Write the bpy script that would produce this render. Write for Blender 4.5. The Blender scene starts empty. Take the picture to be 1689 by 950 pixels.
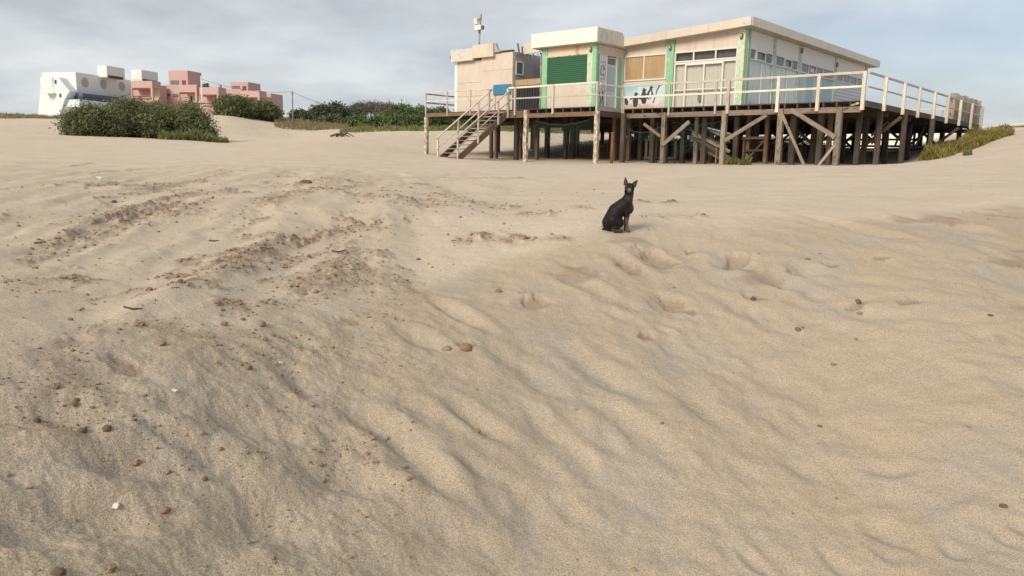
import bpy, bmesh, math, random
import numpy as np
from mathutils import Vector, Matrix, Euler

R = math.radians
rng = np.random.default_rng(7)
random.seed(7)
sc = bpy.context.scene
col = sc.collection

# ------------------------------------------------------------------ camera
CAM_F, CAM_W, CAM_H = 1280.0, 1689.0, 950.0
PITCH, ROLL = R(9.3), R(1.0)
_r0 = np.array([1, 0, 0.0])
_f = np.array([0, math.cos(PITCH), -math.sin(PITCH)])
_u0 = np.array([0, math.sin(PITCH), math.cos(PITCH)])
_R = _r0 * math.cos(ROLL) + _u0 * math.sin(ROLL)
_U = _u0 * math.cos(ROLL) - _r0 * math.sin(ROLL)
cam = bpy.data.cameras.new("camera")
cam.sensor_width = 36
cam.lens = 36 * CAM_F / CAM_W
cam.clip_start = 0.05
cam.clip_end = 5000
co = bpy.data.objects.new("camera", cam)
col.objects.link(co)
M = Matrix.Identity(4)
for i in range(3):
    M[i][0], M[i][1], M[i][2] = _R[i], _U[i], -_f[i]
co.matrix_world = M                      # the eye is the origin of the world
sc.camera = co

# ------------------------------------------------------------------ light
SUN_AZ = R(35)      # degrees from straight behind the viewer, towards the left
SUN_EL = R(33)
sx, sy, sz = -math.sin(SUN_AZ) * math.cos(SUN_EL), -math.cos(SUN_AZ) * math.cos(SUN_EL), math.sin(SUN_EL)
sun = bpy.data.lights.new("sun", 'SUN')
sun.energy = 2.0
sun.angle = R(24)
sun.color = (1.0, 0.90, 0.78)
so = bpy.data.objects.new("sun", sun)
col.objects.link(so)
so.rotation_euler = Vector((sx, sy, sz)).to_track_quat('Z', 'Y').to_euler()

world = bpy.data.worlds.new("World")
sc.world = world
world.use_nodes = True
nt = world.node_tree
nt.nodes.clear()
N = nt.nodes.new
L = nt.links.new
out = N('ShaderNodeOutputWorld')
bg = N('ShaderNodeBackground')
bg.inputs['Strength'].default_value = 0.11
sky = N('ShaderNodeTexSky')
sky.sky_type = 'NISHITA'
sky.sun_disc = False
sky.sun_elevation = SUN_EL
sky.sun_rotation = math.atan2(sx, sy)
sky.air_density = 1.0
sky.dust_density = 2.0
tc = N('ShaderNodeTexCoord')
sep = N('ShaderNodeSeparateXYZ')
L(tc.outputs['Generated'], sep.inputs[0])
mz = N('ShaderNodeMath'); mz.operation = 'ABSOLUTE'; L(sep.outputs['Z'], mz.inputs[0])
az_ = N('ShaderNodeMath'); az_.operation = 'ADD'; az_.inputs[1].default_value = 0.22; L(mz.outputs[0], az_.inputs[0])
dv = N('ShaderNodeVectorMath'); dv.operation = 'DIVIDE'
cmb = N('ShaderNodeCombineXYZ')
for k in range(3): L(az_.outputs[0], cmb.inputs[k])
L(tc.outputs['Generated'], dv.inputs[0]); L(cmb.outputs[0], dv.inputs[1])
mp = N('ShaderNodeMapping'); mp.inputs['Location'].default_value = (3.1, 0.7, 0.0); mp.inputs['Scale'].default_value = (0.62, 0.62, 1.0)
L(dv.outputs[0], mp.inputs['Vector'])
n1 = N('ShaderNodeTexNoise'); n1.inputs['Scale'].default_value = 1.1; n1.inputs['Detail'].default_value = 6; n1.inputs['Roughness'].default_value = 0.5
n1.inputs['Distortion'].default_value = 0.3
L(mp.outputs[0], n1.inputs['Vector'])
n2 = N('ShaderNodeTexNoise'); n2.inputs['Scale'].default_value = 2.6; n2.inputs['Detail'].default_value = 7; n2.inputs['Roughness'].default_value = 0.55
L(mp.outputs[0], n2.inputs['Vector'])
# thin cloud sheet: dense to the left, opening to blue towards the right
grad = N('ShaderNodeMath'); grad.operation = 'MULTIPLY_ADD'; grad.inputs[1].default_value = -0.34; grad.inputs[2].default_value = 0.06
L(sep.outputs['X'], grad.inputs[0])
ad = N('ShaderNodeMath'); ad.operation = 'ADD'; L(n1.outputs['Fac'], ad.inputs[0]); L(grad.outputs[0], ad.inputs[1])
cr = N('ShaderNodeMapRange'); cr.inputs['From Min'].default_value = 0.30; cr.inputs['From Max'].default_value = 0.66
cr.inputs['To Min'].default_value = 0.45; cr.inputs['To Max'].default_value = 1.0
cr.interpolation_type = 'SMOOTHSTEP'
L(ad.outputs[0], cr.inputs['Value'])
crr = N('ShaderNodeValToRGB')
crr.color_ramp.elements[0].position = 0.34; crr.color_ramp.elements[0].color = (2.85, 3.08, 3.3, 1)
crr.color_ramp.elements[1].position = 0.66; crr.color_ramp.elements[1].color = (4.35, 4.5, 4.55, 1)
L(n2.outputs['Fac'], crr.inputs['Fac'])
mx = N('ShaderNodeMix'); mx.data_type = 'RGBA'
hz = N('ShaderNodeMix'); hz.data_type = 'RGBA'; hz.blend_type = 'MULTIPLY'; hz.inputs[0].default_value = 1.0
L(sky.outputs[0], hz.inputs[6]); hz.inputs[7].default_value = (0.70, 0.68, 0.69, 1)
L(cr.outputs[0], mx.inputs[0]); L(hz.outputs[2], mx.inputs[6]); L(crr.outputs[0], mx.inputs[7])
L(mx.outputs[2], bg.inputs['Color']); L(bg.outputs[0], out.inputs['Surface'])

sc.view_settings.view_transform = 'Standard'
sc.view_settings.look = 'None'
sc.view_settings.exposure = 0.74
sc.view_settings.gamma = 1
sc.view_settings.use_curve_mapping = False

# ------------------------------------------------------------------ helpers
def ray(px, py):
    return _f + _R * ((px - CAM_W / 2) / CAM_F) - _U * ((py - CAM_H / 2) / CAM_F)

def at(px, py, dist):
    """point seen at a pixel of the survey photo, at a horizontal distance from the eye"""
    d = ray(px, py)
    return d * (dist / math.hypot(d[0], d[1]))

def azim(px, py=262):
    d = ray(px, py)
    return math.atan2(d[0], d[1])

def tag(o, label=None, cat=None, group=None, kind=None):
    if label: o['label'] = label
    if cat: o['category'] = cat
    if group: o['group'] = group
    if kind: o['kind'] = kind
    return o

def thing(name, label, cat, loc=(0, 0, 0), rotz=0.0, group=None):
    o = bpy.data.objects.new(name, None)
    o.empty_display_size = 0.3
    col.objects.link(o)
    o.location = loc
    o.rotation_euler = (0, 0, rotz)
    return tag(o, label, cat, group)

def link(name, me, parent=None, loc=(0, 0, 0), label=None, kind=None):
    o = bpy.data.objects.new(name, me)
    col.objects.link(o)
    o.location = loc
    if parent is not None: o.parent = parent
    return tag(o, label=label, kind=kind)

class MB:
    """collects shapes, then links them as one mesh object"""
    def __init__(s, off=(0, 0, 0)):
        s.v = []; s.f = []; s.off = np.array(off, float)
    def add(s, vs, fs):
        n = len(s.v)
        s.v += [tuple(np.asarray(p, float) - s.off) for p in vs]
        s.f += [tuple(i + n for i in f) for f in fs]
        return s
    def box(s, x0, x1, y0, y1, z0, z1):
        v = [(x0, y0, z0), (x1, y0, z0), (x1, y1, z0), (x0, y1, z0), (x0, y0, z1), (x1, y0, z1), (x1, y1, z1), (x0, y1, z1)]
        return s.add(v, [(0, 3, 2, 1), (4, 5, 6, 7), (0, 1, 5, 4), (1, 2, 6, 5), (2, 3, 7, 6), (3, 0, 4, 7)])
    def hexa(s, b, t):
        return s.add(list(b) + list(t), [(0, 3, 2, 1), (4, 5, 6, 7), (0, 1, 5, 4), (1, 2, 6, 5), (2, 3, 7, 6), (3, 0, 4, 7)])
    def tube(s, pts, r, n=6):
        pts = [Vector(p) for p in pts]
        rs = r if isinstance(r, (list, tuple)) else [r] * len(pts)
        base = len(s.v)
        vs = []; fs = []
        for i, p in enumerate(pts):
            d = (pts[min(i + 1, len(pts) - 1)] - pts[max(i - 1, 0)]).normalized()
            a = d.orthogonal().normalized() if abs(d.z) > .95 else d.cross(Vector((0, 0, 1))).normalized()
            b = d.cross(a)
            for k in range(n):
                t = 2 * math.pi * k / n
                vs.append(p + (a * math.cos(t) + b * math.sin(t)) * rs[i])
        for i in range(len(pts) - 1):
            for k in range(n):
                fs.append((i * n + k, i * n + (k + 1) % n, (i + 1) * n + (k + 1) % n, (i + 1) * n + k))
        fs.append(tuple(range(n - 1, -1, -1)))
        fs.append(tuple((len(pts) - 1) * n + k for k in range(n)))
        return s.add(vs, fs)
    def prism(s, poly, axis, a0, a1):
        """polygon in the two other axes, extruded along axis 'x' or 'y'"""
        def P(p, a): return (a, p[0], p[1]) if axis == 'x' else (p[0], a, p[1])
        n = len(poly)
        v = [P(p, a0) for p in poly] + [P(p, a1) for p in poly]
        f = [tuple(range(n)), tuple(range(2 * n - 1, n - 1, -1))] + [(i, i + n, (i + 1) % n + n, (i + 1) % n) for i in range(n)]
        return s.add(v, f)
    def mesh(s, name, mat, smooth=False, fix=True):
        me = bpy.data.meshes.new(name)
        me.from_pydata(s.v, [], s.f)
        if fix:
            bm = bmesh.new(); bm.from_mesh(me); bmesh.ops.recalc_face_normals(bm, faces=bm.faces); bm.to_mesh(me); bm.free()
        if mat: me.materials.append(mat)
        if smooth: me.polygons.foreach_set('use_smooth', [True] * len(me.polygons))
        me.update()
        return me
    def build(s, name, mat, parent=None, label=None, kind=None, smooth=False, loc=(0, 0, 0)):
        return link(name, s.mesh(name, mat, smooth), parent, loc, label, kind)

_bar_cache = {}
def bar(name, p, q, w, h, mat, parent, off=(0, 0, 0), label=None, up=(0, 0, 1), bev=0.006):
    """a straight timber or tube from p to q with its grain along its own x axis"""
    p = Vector(p) - Vector(off); q = Vector(q) - Vector(off)
    d = q - p
    ln = d.length
    key = (round(ln, 3), round(w, 4), round(h, 4), mat.name, bev)
    me = _bar_cache.get(key)
    if me is None:
        me = MB().box(0, ln, -w / 2, w / 2, -h / 2, h / 2).mesh(name, mat)
        if bev:
            bm = bmesh.new(); bm.from_mesh(me)
            bmesh.ops.bevel(bm, geom=[e for e in bm.edges], offset=bev, segments=1, affect='EDGES')
            bm.to_mesh(me); bm.free()
        _bar_cache[key] = me
    o = link(name, me, parent, label=label)
    x = d.normalized()
    u = Vector(up)
    if abs(x.dot(u)) > .98: u = Vector((0, 1, 0))
    y = u.cross(x).normalized()
    z = x.cross(y)
    m = Matrix((x, y, z)).transposed().to_4x4()
    m.translation = p
    o.matrix_local = m
    return o

# ---- numpy noise
_perm = rng.permutation(256); _perm = np.concatenate([_perm, _perm])
_ga = rng.uniform(0, 2 * np.pi, 256); _gx, _gy = np.cos(_ga), np.sin(_ga)
def perlin(x, y):
    xi = np.floor(x).astype(np.int64); yi = np.floor(y).astype(np.int64)
    xf = x - xi; yf = y - yi
    xi &= 255; yi &= 255
    u = xf * xf * xf * (xf * (xf * 6 - 15) + 10); v = yf * yf * yf * (yf * (yf * 6 - 15) + 10)
    def g(ix, iy, fx, fy):
        h = _perm[_perm[ix & 255] + (iy & 255)]
        return _gx[h] * fx + _gy[h] * fy
    a = g(xi, yi, xf, yf); b = g(xi + 1, yi, xf - 1, yf); c = g(xi, yi + 1, xf, yf - 1); d = g(xi + 1, yi + 1, xf - 1, yf - 1)
    return (a + (b - a) * u + ((c + (d - c) * u) - (a + (b - a) * u)) * v) * 1.45
def fbm(x, y, o=4, g=0.5):
    s = 0; a = 1.0; k = 1.0
    for i in range(o):
        s = s + a * perlin(x * k + 17.3 * i, y * k - 9.1 * i); a *= g; k *= 2.03
    return s
def sst(a, b, x):
    t = np.clip((x - a) / (b - a), 0, 1)
    return t * t * (3 - 2 * t)

# ------------------------------------------------------------------ materials
def new_mat(name):
    m = bpy.data.materials.new(name)
    m.use_nodes = True
    t = m.node_tree
    b = t.nodes['Principled BSDF']
    return m, t, b

def nd(t, kind, **kw):
    n = t.nodes.new(kind)
    for k, v in kw.items():
        if k in n.inputs: n.inputs[k].default_value = v
        else: setattr(n, k, v)
    return n

def coords(t, scale=(1, 1, 1), rnd=True):
    tc = t.nodes.new('ShaderNodeTexCoord')
    mp = t.nodes.new('ShaderNodeMapping')
    mp.inputs['Scale'].default_value = scale
    t.links.new(tc.outputs['Object'], mp.inputs['Vector'])
    if rnd:
        oi = t.nodes.new('ShaderNodeObjectInfo')
        mu = t.nodes.new('ShaderNodeMath'); mu.operation = 'MULTIPLY'; mu.inputs[1].default_value = 37.0
        t.links.new(oi.outputs['Random'], mu.inputs[0])
        t.links.new(mu.outputs[0], mp.inputs['Location'])
    return mp.outputs[0]

def mixc(t, fac, a, b, blend='MIX'):
    m = t.nodes.new('ShaderNodeMix'); m.data_type = 'RGBA'; m.blend_type = blend
    for sock, val in ((m.inputs[0], fac), (m.inputs[6], a), (m.inputs[7], b)):
        if hasattr(val, 'is_linked') or isinstance(val, bpy.types.NodeSocket): t.links.new(val, sock)
        elif isinstance(val, (int, float)): sock.default_value = val
        else: sock.default_value = (*val, 1)
    return m.outputs[2]

def noise(t, vec, scale, detail=4, rough=0.55, dist=0.0):
    n = t.nodes.new('ShaderNodeTexNoise')
    n.inputs['Scale'].default_value = scale; n.inputs['Detail'].default_value = detail
    n.inputs['Roughness'].default_value = rough; n.inputs['Distortion'].default_value = dist
    t.links.new(vec, n.inputs['Vector'])
    return n.outputs['Fac']

def rng_map(t, val, a, b, c=0.0, d=1.0):
    m = t.nodes.new('ShaderNodeMapRange')
    m.inputs['From Min'].default_value = a; m.inputs['From Max'].default_value = b
    m.inputs['To Min'].default_value = c; m.inputs['To Max'].default_value = d
    t.links.new(val, m.inputs['Value'])
    return m.outputs[0]

def bump(t, b, val, strength, dist=0.01):
    bp = t.nodes.new('ShaderNodeBump')
    bp.inputs['Strength'].default_value = strength; bp.inputs['Distance'].default_value = dist
    t.links.new(val, bp.inputs['Height']); t.links.new(bp.outputs[0], b.inputs['Normal'])

def paint(name, c, dirt=(0.32, 0.24, 0.16), amt=0.35, peel=None, peel_amt=0.3, rough=0.75, streak=True, scale=1.6):
    """weathered paint: broad tone drift, rain streaks, peeling patches"""
    m, t, b = new_mat(name)
    v = coords(t)
    vs = coords(t, (5.0, 5.0, 0.5)) if streak else v
    big = rng_map(t, noise(t, v, scale, 5, 0.6), 0.42, 0.72)
    st = rng_map(t, noise(t, vs, 1.4, 4, 0.6), 0.5, 0.8)
    mm = t.nodes.new('ShaderNodeMath'); mm.operation = 'MULTIPLY_ADD'; mm.inputs[1].default_value = 0.6
    t.links.new(big, mm.inputs[0]); t.links.new(st, mm.inputs[2])
    f2 = t.nodes.new('ShaderNodeMath'); f2.operation = 'MULTIPLY'; f2.inputs[1].default_value = amt; f2.use_clamp = True
    t.links.new(mm.outputs[0], f2.inputs[0])
    cc = mixc(t, f2.outputs[0], c, dirt)
    if peel:
        pf = rng_map(t, noise(t, v, 5.5, 6, 0.65), 0.62 - peel_amt * 0.3, 0.66 - peel_amt * 0.3)
        cc = mixc(t, pf, cc, peel)
    t.links.new(cc, b.inputs['Base Color'])
    b.inputs['Roughness'].default_value = rough
    bump(t, b, noise(t, v, 30, 4, 0.6), 0.25, 0.01)
    return m

def wood(name, c1, c2, rough=0.85, stain=(0.05, 0.035, 0.025), amt=0.5, peel=None):
    m, t, b = new_mat(name)
    v = coords(t, (1.2, 14, 14))
    g = rng_map(t, noise(t, v, 1.5, 5, 0.6), 0.3, 0.7)
    cc = mixc(t, g, c1, c2)
    v2 = coords(t, (2.2, 5, 5))
    s = rng_map(t, noise(t, v2, 1.3, 5, 0.65), 0.54, 0.66, 0, amt)
    cc = mixc(t, s, cc, stain)
    if peel:
        cc = mixc(t, rng_map(t, noise(t, v2, 2.4, 5, 0.6), 0.5, 0.56), cc, peel)
    oi = t.nodes.new('ShaderNodeObjectInfo')
    hv = t.nodes.new('ShaderNodeHueSaturation')
    t.links.new(rng_map(t, oi.outputs['Random'], 0, 1, 0.7, 1.2), hv.inputs['Value'])
    t.links.new(cc, hv.inputs['Color'])
    t.links.new(hv.outputs[0], b.inputs['Base Color'])
    b.inputs['Roughness'].default_value = rough
    bump(t, b, g, 0.4, 0.01)
    return m

def flat(name, c, rough=0.7, var=0.15, metal=0.0):
    m, t, b = new_mat(name)
    v = coords(t)
    f = rng_map(t, noise(t, v, 3.0, 5, 0.6), 0.35, 0.7)
    cc = mixc(t, f, c, tuple(x * (1 - var) for x in c))
    t.links.new(cc, b.inputs['Base Color'])
    b.inputs['Roughness'].default_value = rough; b.inputs['Metallic'].default_value = metal
    return m

def glass(name, tint=(0.75, 0.8, 0.82), clear=0.8):
    m = bpy.data.materials.new(name); m.use_nodes = True
    t = m.node_tree; t.nodes.clear()
    o = t.nodes.new('ShaderNodeOutputMaterial'); mix = t.nodes.new('ShaderNodeMixShader')
    tr = t.nodes.new('ShaderNodeBsdfTransparent'); tr.inputs[0].default_value = (*tint, 1)
    gl = t.nodes.new('ShaderNodeBsdfGlossy'); gl.inputs['Roughness'].default_value = 0.05; gl.inputs[0].default_value = (0.9, 0.9, 0.9, 1)
    lw = t.nodes.new('ShaderNodeLayerWeight'); lw.inputs[0].default_value = 0.5
    pw = t.nodes.new('ShaderNodeMath'); pw.operation = 'POWER'; pw.inputs[1].default_value = 4.0; t.links.new(lw.outputs['Facing'], pw.inputs[0])
    fr = t.nodes.new('ShaderNodeMath'); fr.operation = 'MULTIPLY_ADD'; fr.inputs[1].default_value = 0.85; fr.inputs[2].default_value = 0.03; t.links.new(pw.outputs[0], fr.inputs[0])
    t.links.new(fr.outputs[0], mix.inputs[0]); t.links.new(tr.outputs[0], mix.inputs[1]); t.links.new(gl.outputs[0], mix.inputs[2])
    t.links.new(mix.outputs[0], o.inputs[0])
    return m

def leafy(name, dark, light, attr='tint', trans=0.4, rough=0.6):
    m, t, b = new_mat(name)
    a = t.nodes.new('ShaderNodeAttribute'); a.attribute_name = attr
    cc = mixc(t, a.outputs['Fac'], dark, light)
    t.links.new(cc, b.inputs['Base Color'])
    b.inputs['Roughness'].default_value = rough
    tl = t.nodes.new('ShaderNodeBsdfTranslucent'); t.links.new(cc, tl.inputs[0])
    ms = t.nodes.new('ShaderNodeMixShader'); ms.inputs[0].default_value = trans
    o = t.nodes['Material Output']
    t.links.new(b.outputs[0], ms.inputs[1]); t.links.new(tl.outputs[0], ms.inputs[2]); t.links.new(ms.outputs[0], o.inputs[0])
    return m

def sand_mat(name):
    m, t, b = new_mat(name)
    tc = t.nodes.new('ShaderNodeTexCoord')
    v = tc.outputs['Object']
    sand_tone = t.nodes.new('ShaderNodeAttribute'); sand_tone.attribute_name = 'sand_tone'
    crust = t.nodes.new('ShaderNodeAttribute'); crust.attribute_name = 'crust'
    drift = t.nodes.new('ShaderNodeAttribute'); drift.attribute_name = 'drift'
    dry = (0.575, 0.487, 0.370); dark_sand = (0.425, 0.347, 0.245); brown = (0.205, 0.138, 0.086); pale = (0.405, 0.355, 0.290)
    cc = mixc(t, sand_tone.outputs['Fac'], dry, dark_sand)  # from paler plateau sand to darker bank sand
    cc = mixc(t, rng_map(t, noise(t, v, 0.9, 5, 0.6), 0.42, 0.68, 0, 0.32), cc, (0.42, 0.33, 0.225))
    cc = mixc(t, drift.outputs['Fac'], cc, pale)
    cc = mixc(t, crust.outputs['Fac'], cc, brown)
    # grains: fine salt and pepper, fading into tone with distance by itself
    g1 = noise(t, v, 215, 3, 0.8)
    cc = mixc(t, rng_map(t, g1, 0.36, 0.64, 0.0, 1.0), mixc(t, 1.0, cc, (0.62, 0.60, 0.58), 'MULTIPLY'), mixc(t, 1.0, cc, (1.36, 1.36, 1.36), 'MULTIPLY'))
    g3 = noise(t, v, 60, 4, 0.75)
    cc = mixc(t, rng_map(t, g3, 0.6, 0.72, 0.0, 0.35), cc, (0.22, 0.16, 0.11))
    g4 = noise(t, v, 300, 1, 0.5)
    cc = mixc(t, rng_map(t, g4, 0.70, 0.76, 0.0, 0.7), cc, (0.11, 0.085, 0.065))
    g5 = noise(t, v, 280, 1, 0.5)
    cc = mixc(t, rng_map(t, g5, 0.71, 0.77, 0.0, 0.6), cc, (0.72, 0.66, 0.55))
    t.links.new(cc, b.inputs['Base Color'])
    b.inputs['Roughness'].default_value = 0.95
    b.inputs['Specular IOR Level'].default_value = 0.15
    b1 = t.nodes.new('ShaderNodeBump'); b1.inputs['Strength'].default_value = 0.55; b1.inputs['Distance'].default_value = 0.012
    t.links.new(noise(t, v, 42, 5, 0.7), b1.inputs['Height'])
    b2 = t.nodes.new('ShaderNodeBump'); b2.inputs['Strength'].default_value = 0.6; b2.inputs['Distance'].default_value = 0.004
    t.links.new(g1, b2.inputs['Height']); t.links.new(b1.outputs[0], b2.inputs['Normal'])
    t.links.new(b2.outputs[0], b.inputs['Normal'])
    return m

MAT = {}
MAT['sand'] = sand_mat('sand')
MAT['peach'] = paint('peach_paint', (0.66, 0.56, 0.46), (0.44, 0.33, 0.24), 0.5, scale=1.2)
MAT['cream'] = paint('cream_paint', (0.84, 0.81, 0.68), (0.72, 0.66, 0.52), 0.18, scale=0.8)
MAT['white'] = paint('white_paint', (0.84, 0.82, 0.77), (0.62, 0.58, 0.50), 0.25, scale=0.9)
MAT['fascia'] = paint('fascia_paint', (0.66, 0.57, 0.46), (0.42, 0.34, 0.26), 0.55, scale=1.3)
MAT['fascia_grey'] = paint('weathered_white_paint', (0.70, 0.66, 0.58), (0.42, 0.38, 0.32), 0.5, scale=2.0)
MAT['blue_patch'] = paint('cream_with_faded_blue_paint', (0.66, 0.60, 0.50), (0.45, 0.38, 0.30), 0.45, peel=(0.42, 0.48, 0.52), peel_amt=0.28, scale=1.3)
MAT['green'] = paint('light_green_paint', (0.27, 0.51, 0.30), (0.20, 0.36, 0.21), 0.5, peel=(0.50, 0.62, 0.42), peel_amt=0.10, scale=2)
MAT['green_peel'] = paint('peeling_green_paint', (0.66, 0.66, 0.50), (0.42, 0.45, 0.3), 0.4, peel=(0.42, 0.60, 0.38), peel_amt=0.42, scale=2)
MAT['green_pale'] = paint('pale_green_paint', (0.60, 0.66, 0.55), (0.35, 0.40, 0.30), 0.45, peel=(0.34, 0.56, 0.38), peel_amt=0.34, scale=2)
MAT['shutter'] = paint('dark_green_paint', (0.018, 0.115, 0.045), (0.03, 0.07, 0.04), 0.5, rough=0.6, scale=1.2)
MAT['frame'] = paint('white_window_frame', (0.76, 0.72, 0.64), (0.5, 0.44, 0.36), 0.25, rough=0.55, scale=1.2)
MAT['board'] = paint('brown_board', (0.40, 0.27, 0.13), (0.52, 0.40, 0.24), 0.75, rough=0.7, scale=1.1)
MAT['curtain'] = paint('curtain_cloth', (0.62, 0.575, 0.51), (0.52, 0.475, 0.41), 0.35, rough=0.9, scale=0.8)
MAT['curtain_grey'] = paint('grey_curtain_cloth', (0.78, 0.82, 0.76), (0.68, 0.72, 0.66), 0.4, rough=0.9, scale=0.8)
MAT['pale_blue'] = paint('pale_blue_paint', (0.40, 0.55, 0.58), (0.42, 0.46, 0.45), 0.4, scale=1.2)
MAT['blue_white'] = paint('bluish_white_paint', (0.62, 0.66, 0.69), (0.46, 0.48, 0.48), 0.4, scale=1.0)
MAT['blue'] = paint('bright_blue_paint', (0.045, 0.20, 0.33), (0.07, 0.2, 0.28), 0.4, scale=1.5)
MAT['cement_shade'] = paint('cement_and_shade_grey', (0.40, 0.39, 0.38), (0.25, 0.23, 0.21), 0.6, scale=1.6)  # gap side wall: its grey is shade put into the colour
MAT['darkglass'] = glass('window_glass', (0.78, 0.80, 0.80))
MAT['clearglass'] = glass('door_glass', (0.96, 0.97, 0.96))
MAT['added_backing'] = flat('brown_backing_panel', (0.30, 0.26, 0.23), 0.9, .3)  # for panels added behind the transoms to lighten their dark panes
MAT['inside'] = flat('dark_interior', (0.22, 0.21, 0.20), 0.9)
MAT['wood'] = wood('weathered_timber', (0.33, 0.27, 0.205), (0.18, 0.14, 0.10), amt=0.9)
MAT['wood_dark'] = wood('dark_brown_timber', (0.115, 0.085, 0.062), (0.06, 0.045, 0.035), amt=0.6)  # darker timber of the joists, inner stilts and side boards
MAT['wood_brown'] = wood('brown_timber', (0.24, 0.155, 0.09), (0.15, 0.09, 0.055), amt=0.5)
MAT['wood_grey'] = wood('silver_grey_boards', (0.36, 0.32, 0.27), (0.22, 0.19, 0.155), amt=0.5)
MAT['wood_paint'] = wood('half_bare_painted_timber', (0.42, 0.34, 0.25), (0.28, 0.21, 0.15), amt=0.6, peel=(0.62, 0.56, 0.45))
MAT['rail'] = wood('cream_painted_rail', (0.70, 0.64, 0.53), (0.56, 0.50, 0.40), 0.6, stain=(0.40, 0.31, 0.22), amt=0.55)
MAT['rail_pole'] = wood('whitewashed_stair_rail', (0.72, 0.66, 0.55), (0.55, 0.48, 0.38), 0.65, stain=(0.34, 0.27, 0.2), amt=0.6)
MAT['metal'] = flat('grey_metal', (0.22, 0.21, 0.20), 0.5, 0.3, 0.3)
MAT['rust'] = flat('rusty_metal', (0.22, 0.09, 0.045), 0.8, 0.4)
MAT['mural_black'] = flat('faded_black_paint', (0.06, 0.065, 0.075), 0.8, .5)
MAT['black'] = flat('black_paint', (0.022, 0.022, 0.024), 0.6, 0.2)
MAT['net'] = flat('dark_green_netting', (0.025, 0.055, 0.04), 0.8, 0.3)
MAT['rope'] = flat('green_rope', (0.05, 0.10, 0.075), 0.8, 0.3)
MAT['slate'] = flat('dark_slat', (0.035, 0.032, 0.032), 0.8, 0.3)
MAT['pink'] = paint('pink_wall_paint', (0.53, 0.355, 0.315), (0.42, 0.28, 0.25), 0.35, scale=0.25)
MAT['pink_pale'] = paint('pale_yellow_wall_paint', (0.70, 0.60, 0.42), (0.55, 0.45, 0.32), 0.3, scale=0.3)
MAT['hwhite'] = paint('white_house_paint', (0.76, 0.755, 0.73), (0.62, 0.60, 0.56), 0.3, scale=0.25)
MAT['hblue'] = paint('light_blue_house_paint', (0.64, 0.73, 0.73), (0.54, 0.62, 0.62), 0.3, scale=0.3)
MAT['hband'] = flat('dark_blue_band', (0.07, 0.13, 0.20), 0.6)
MAT['hdark'] = flat('dark_opening', (0.075, 0.06, 0.055), 0.8)
MAT['hred'] = flat('dark_red_trim', (0.20, 0.06, 0.05), 0.8)
MAT['hgrey'] = flat('grey_ring_paint', (0.45, 0.46, 0.46), 0.7)
MAT['hpane'] = flat('pale_window_glass', (0.40, 0.43, 0.44), 0.3)
MAT['hglass'] = flat('grey_window_glass', (0.16, 0.19, 0.20), 0.2)
MAT['leaf_dark'] = leafy('dark_shrub_leaves', (0.10, 0.118, 0.05), (0.265, 0.275, 0.12))
MAT['leaf_mid'] = leafy('green_tree_leaves', (0.065, 0.10, 0.032), (0.18, 0.235, 0.08))
MAT['leaf_far'] = leafy('far_tree_leaves', (0.07, 0.098, 0.05), (0.16, 0.195, 0.10))
MAT['leaf_dry'] = leafy('dry_brown_twigs', (0.16, 0.125, 0.105), (0.30, 0.24, 0.21))
MAT['grass_green'] = leafy('green_dune_grass', (0.10, 0.125, 0.035), (0.27, 0.28, 0.09))
MAT['grass_yellow'] = leafy('yellow_dune_grass', (0.13, 0.125, 0.028), (0.40, 0.32, 0.085))
MAT['grass_dry'] = leafy('dry_straw_grass', (0.20, 0.17, 0.08), (0.36, 0.30, 0.16))
MAT['bark'] = flat('bark', (0.10, 0.075, 0.055), 0.9, 0.4)

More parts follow.
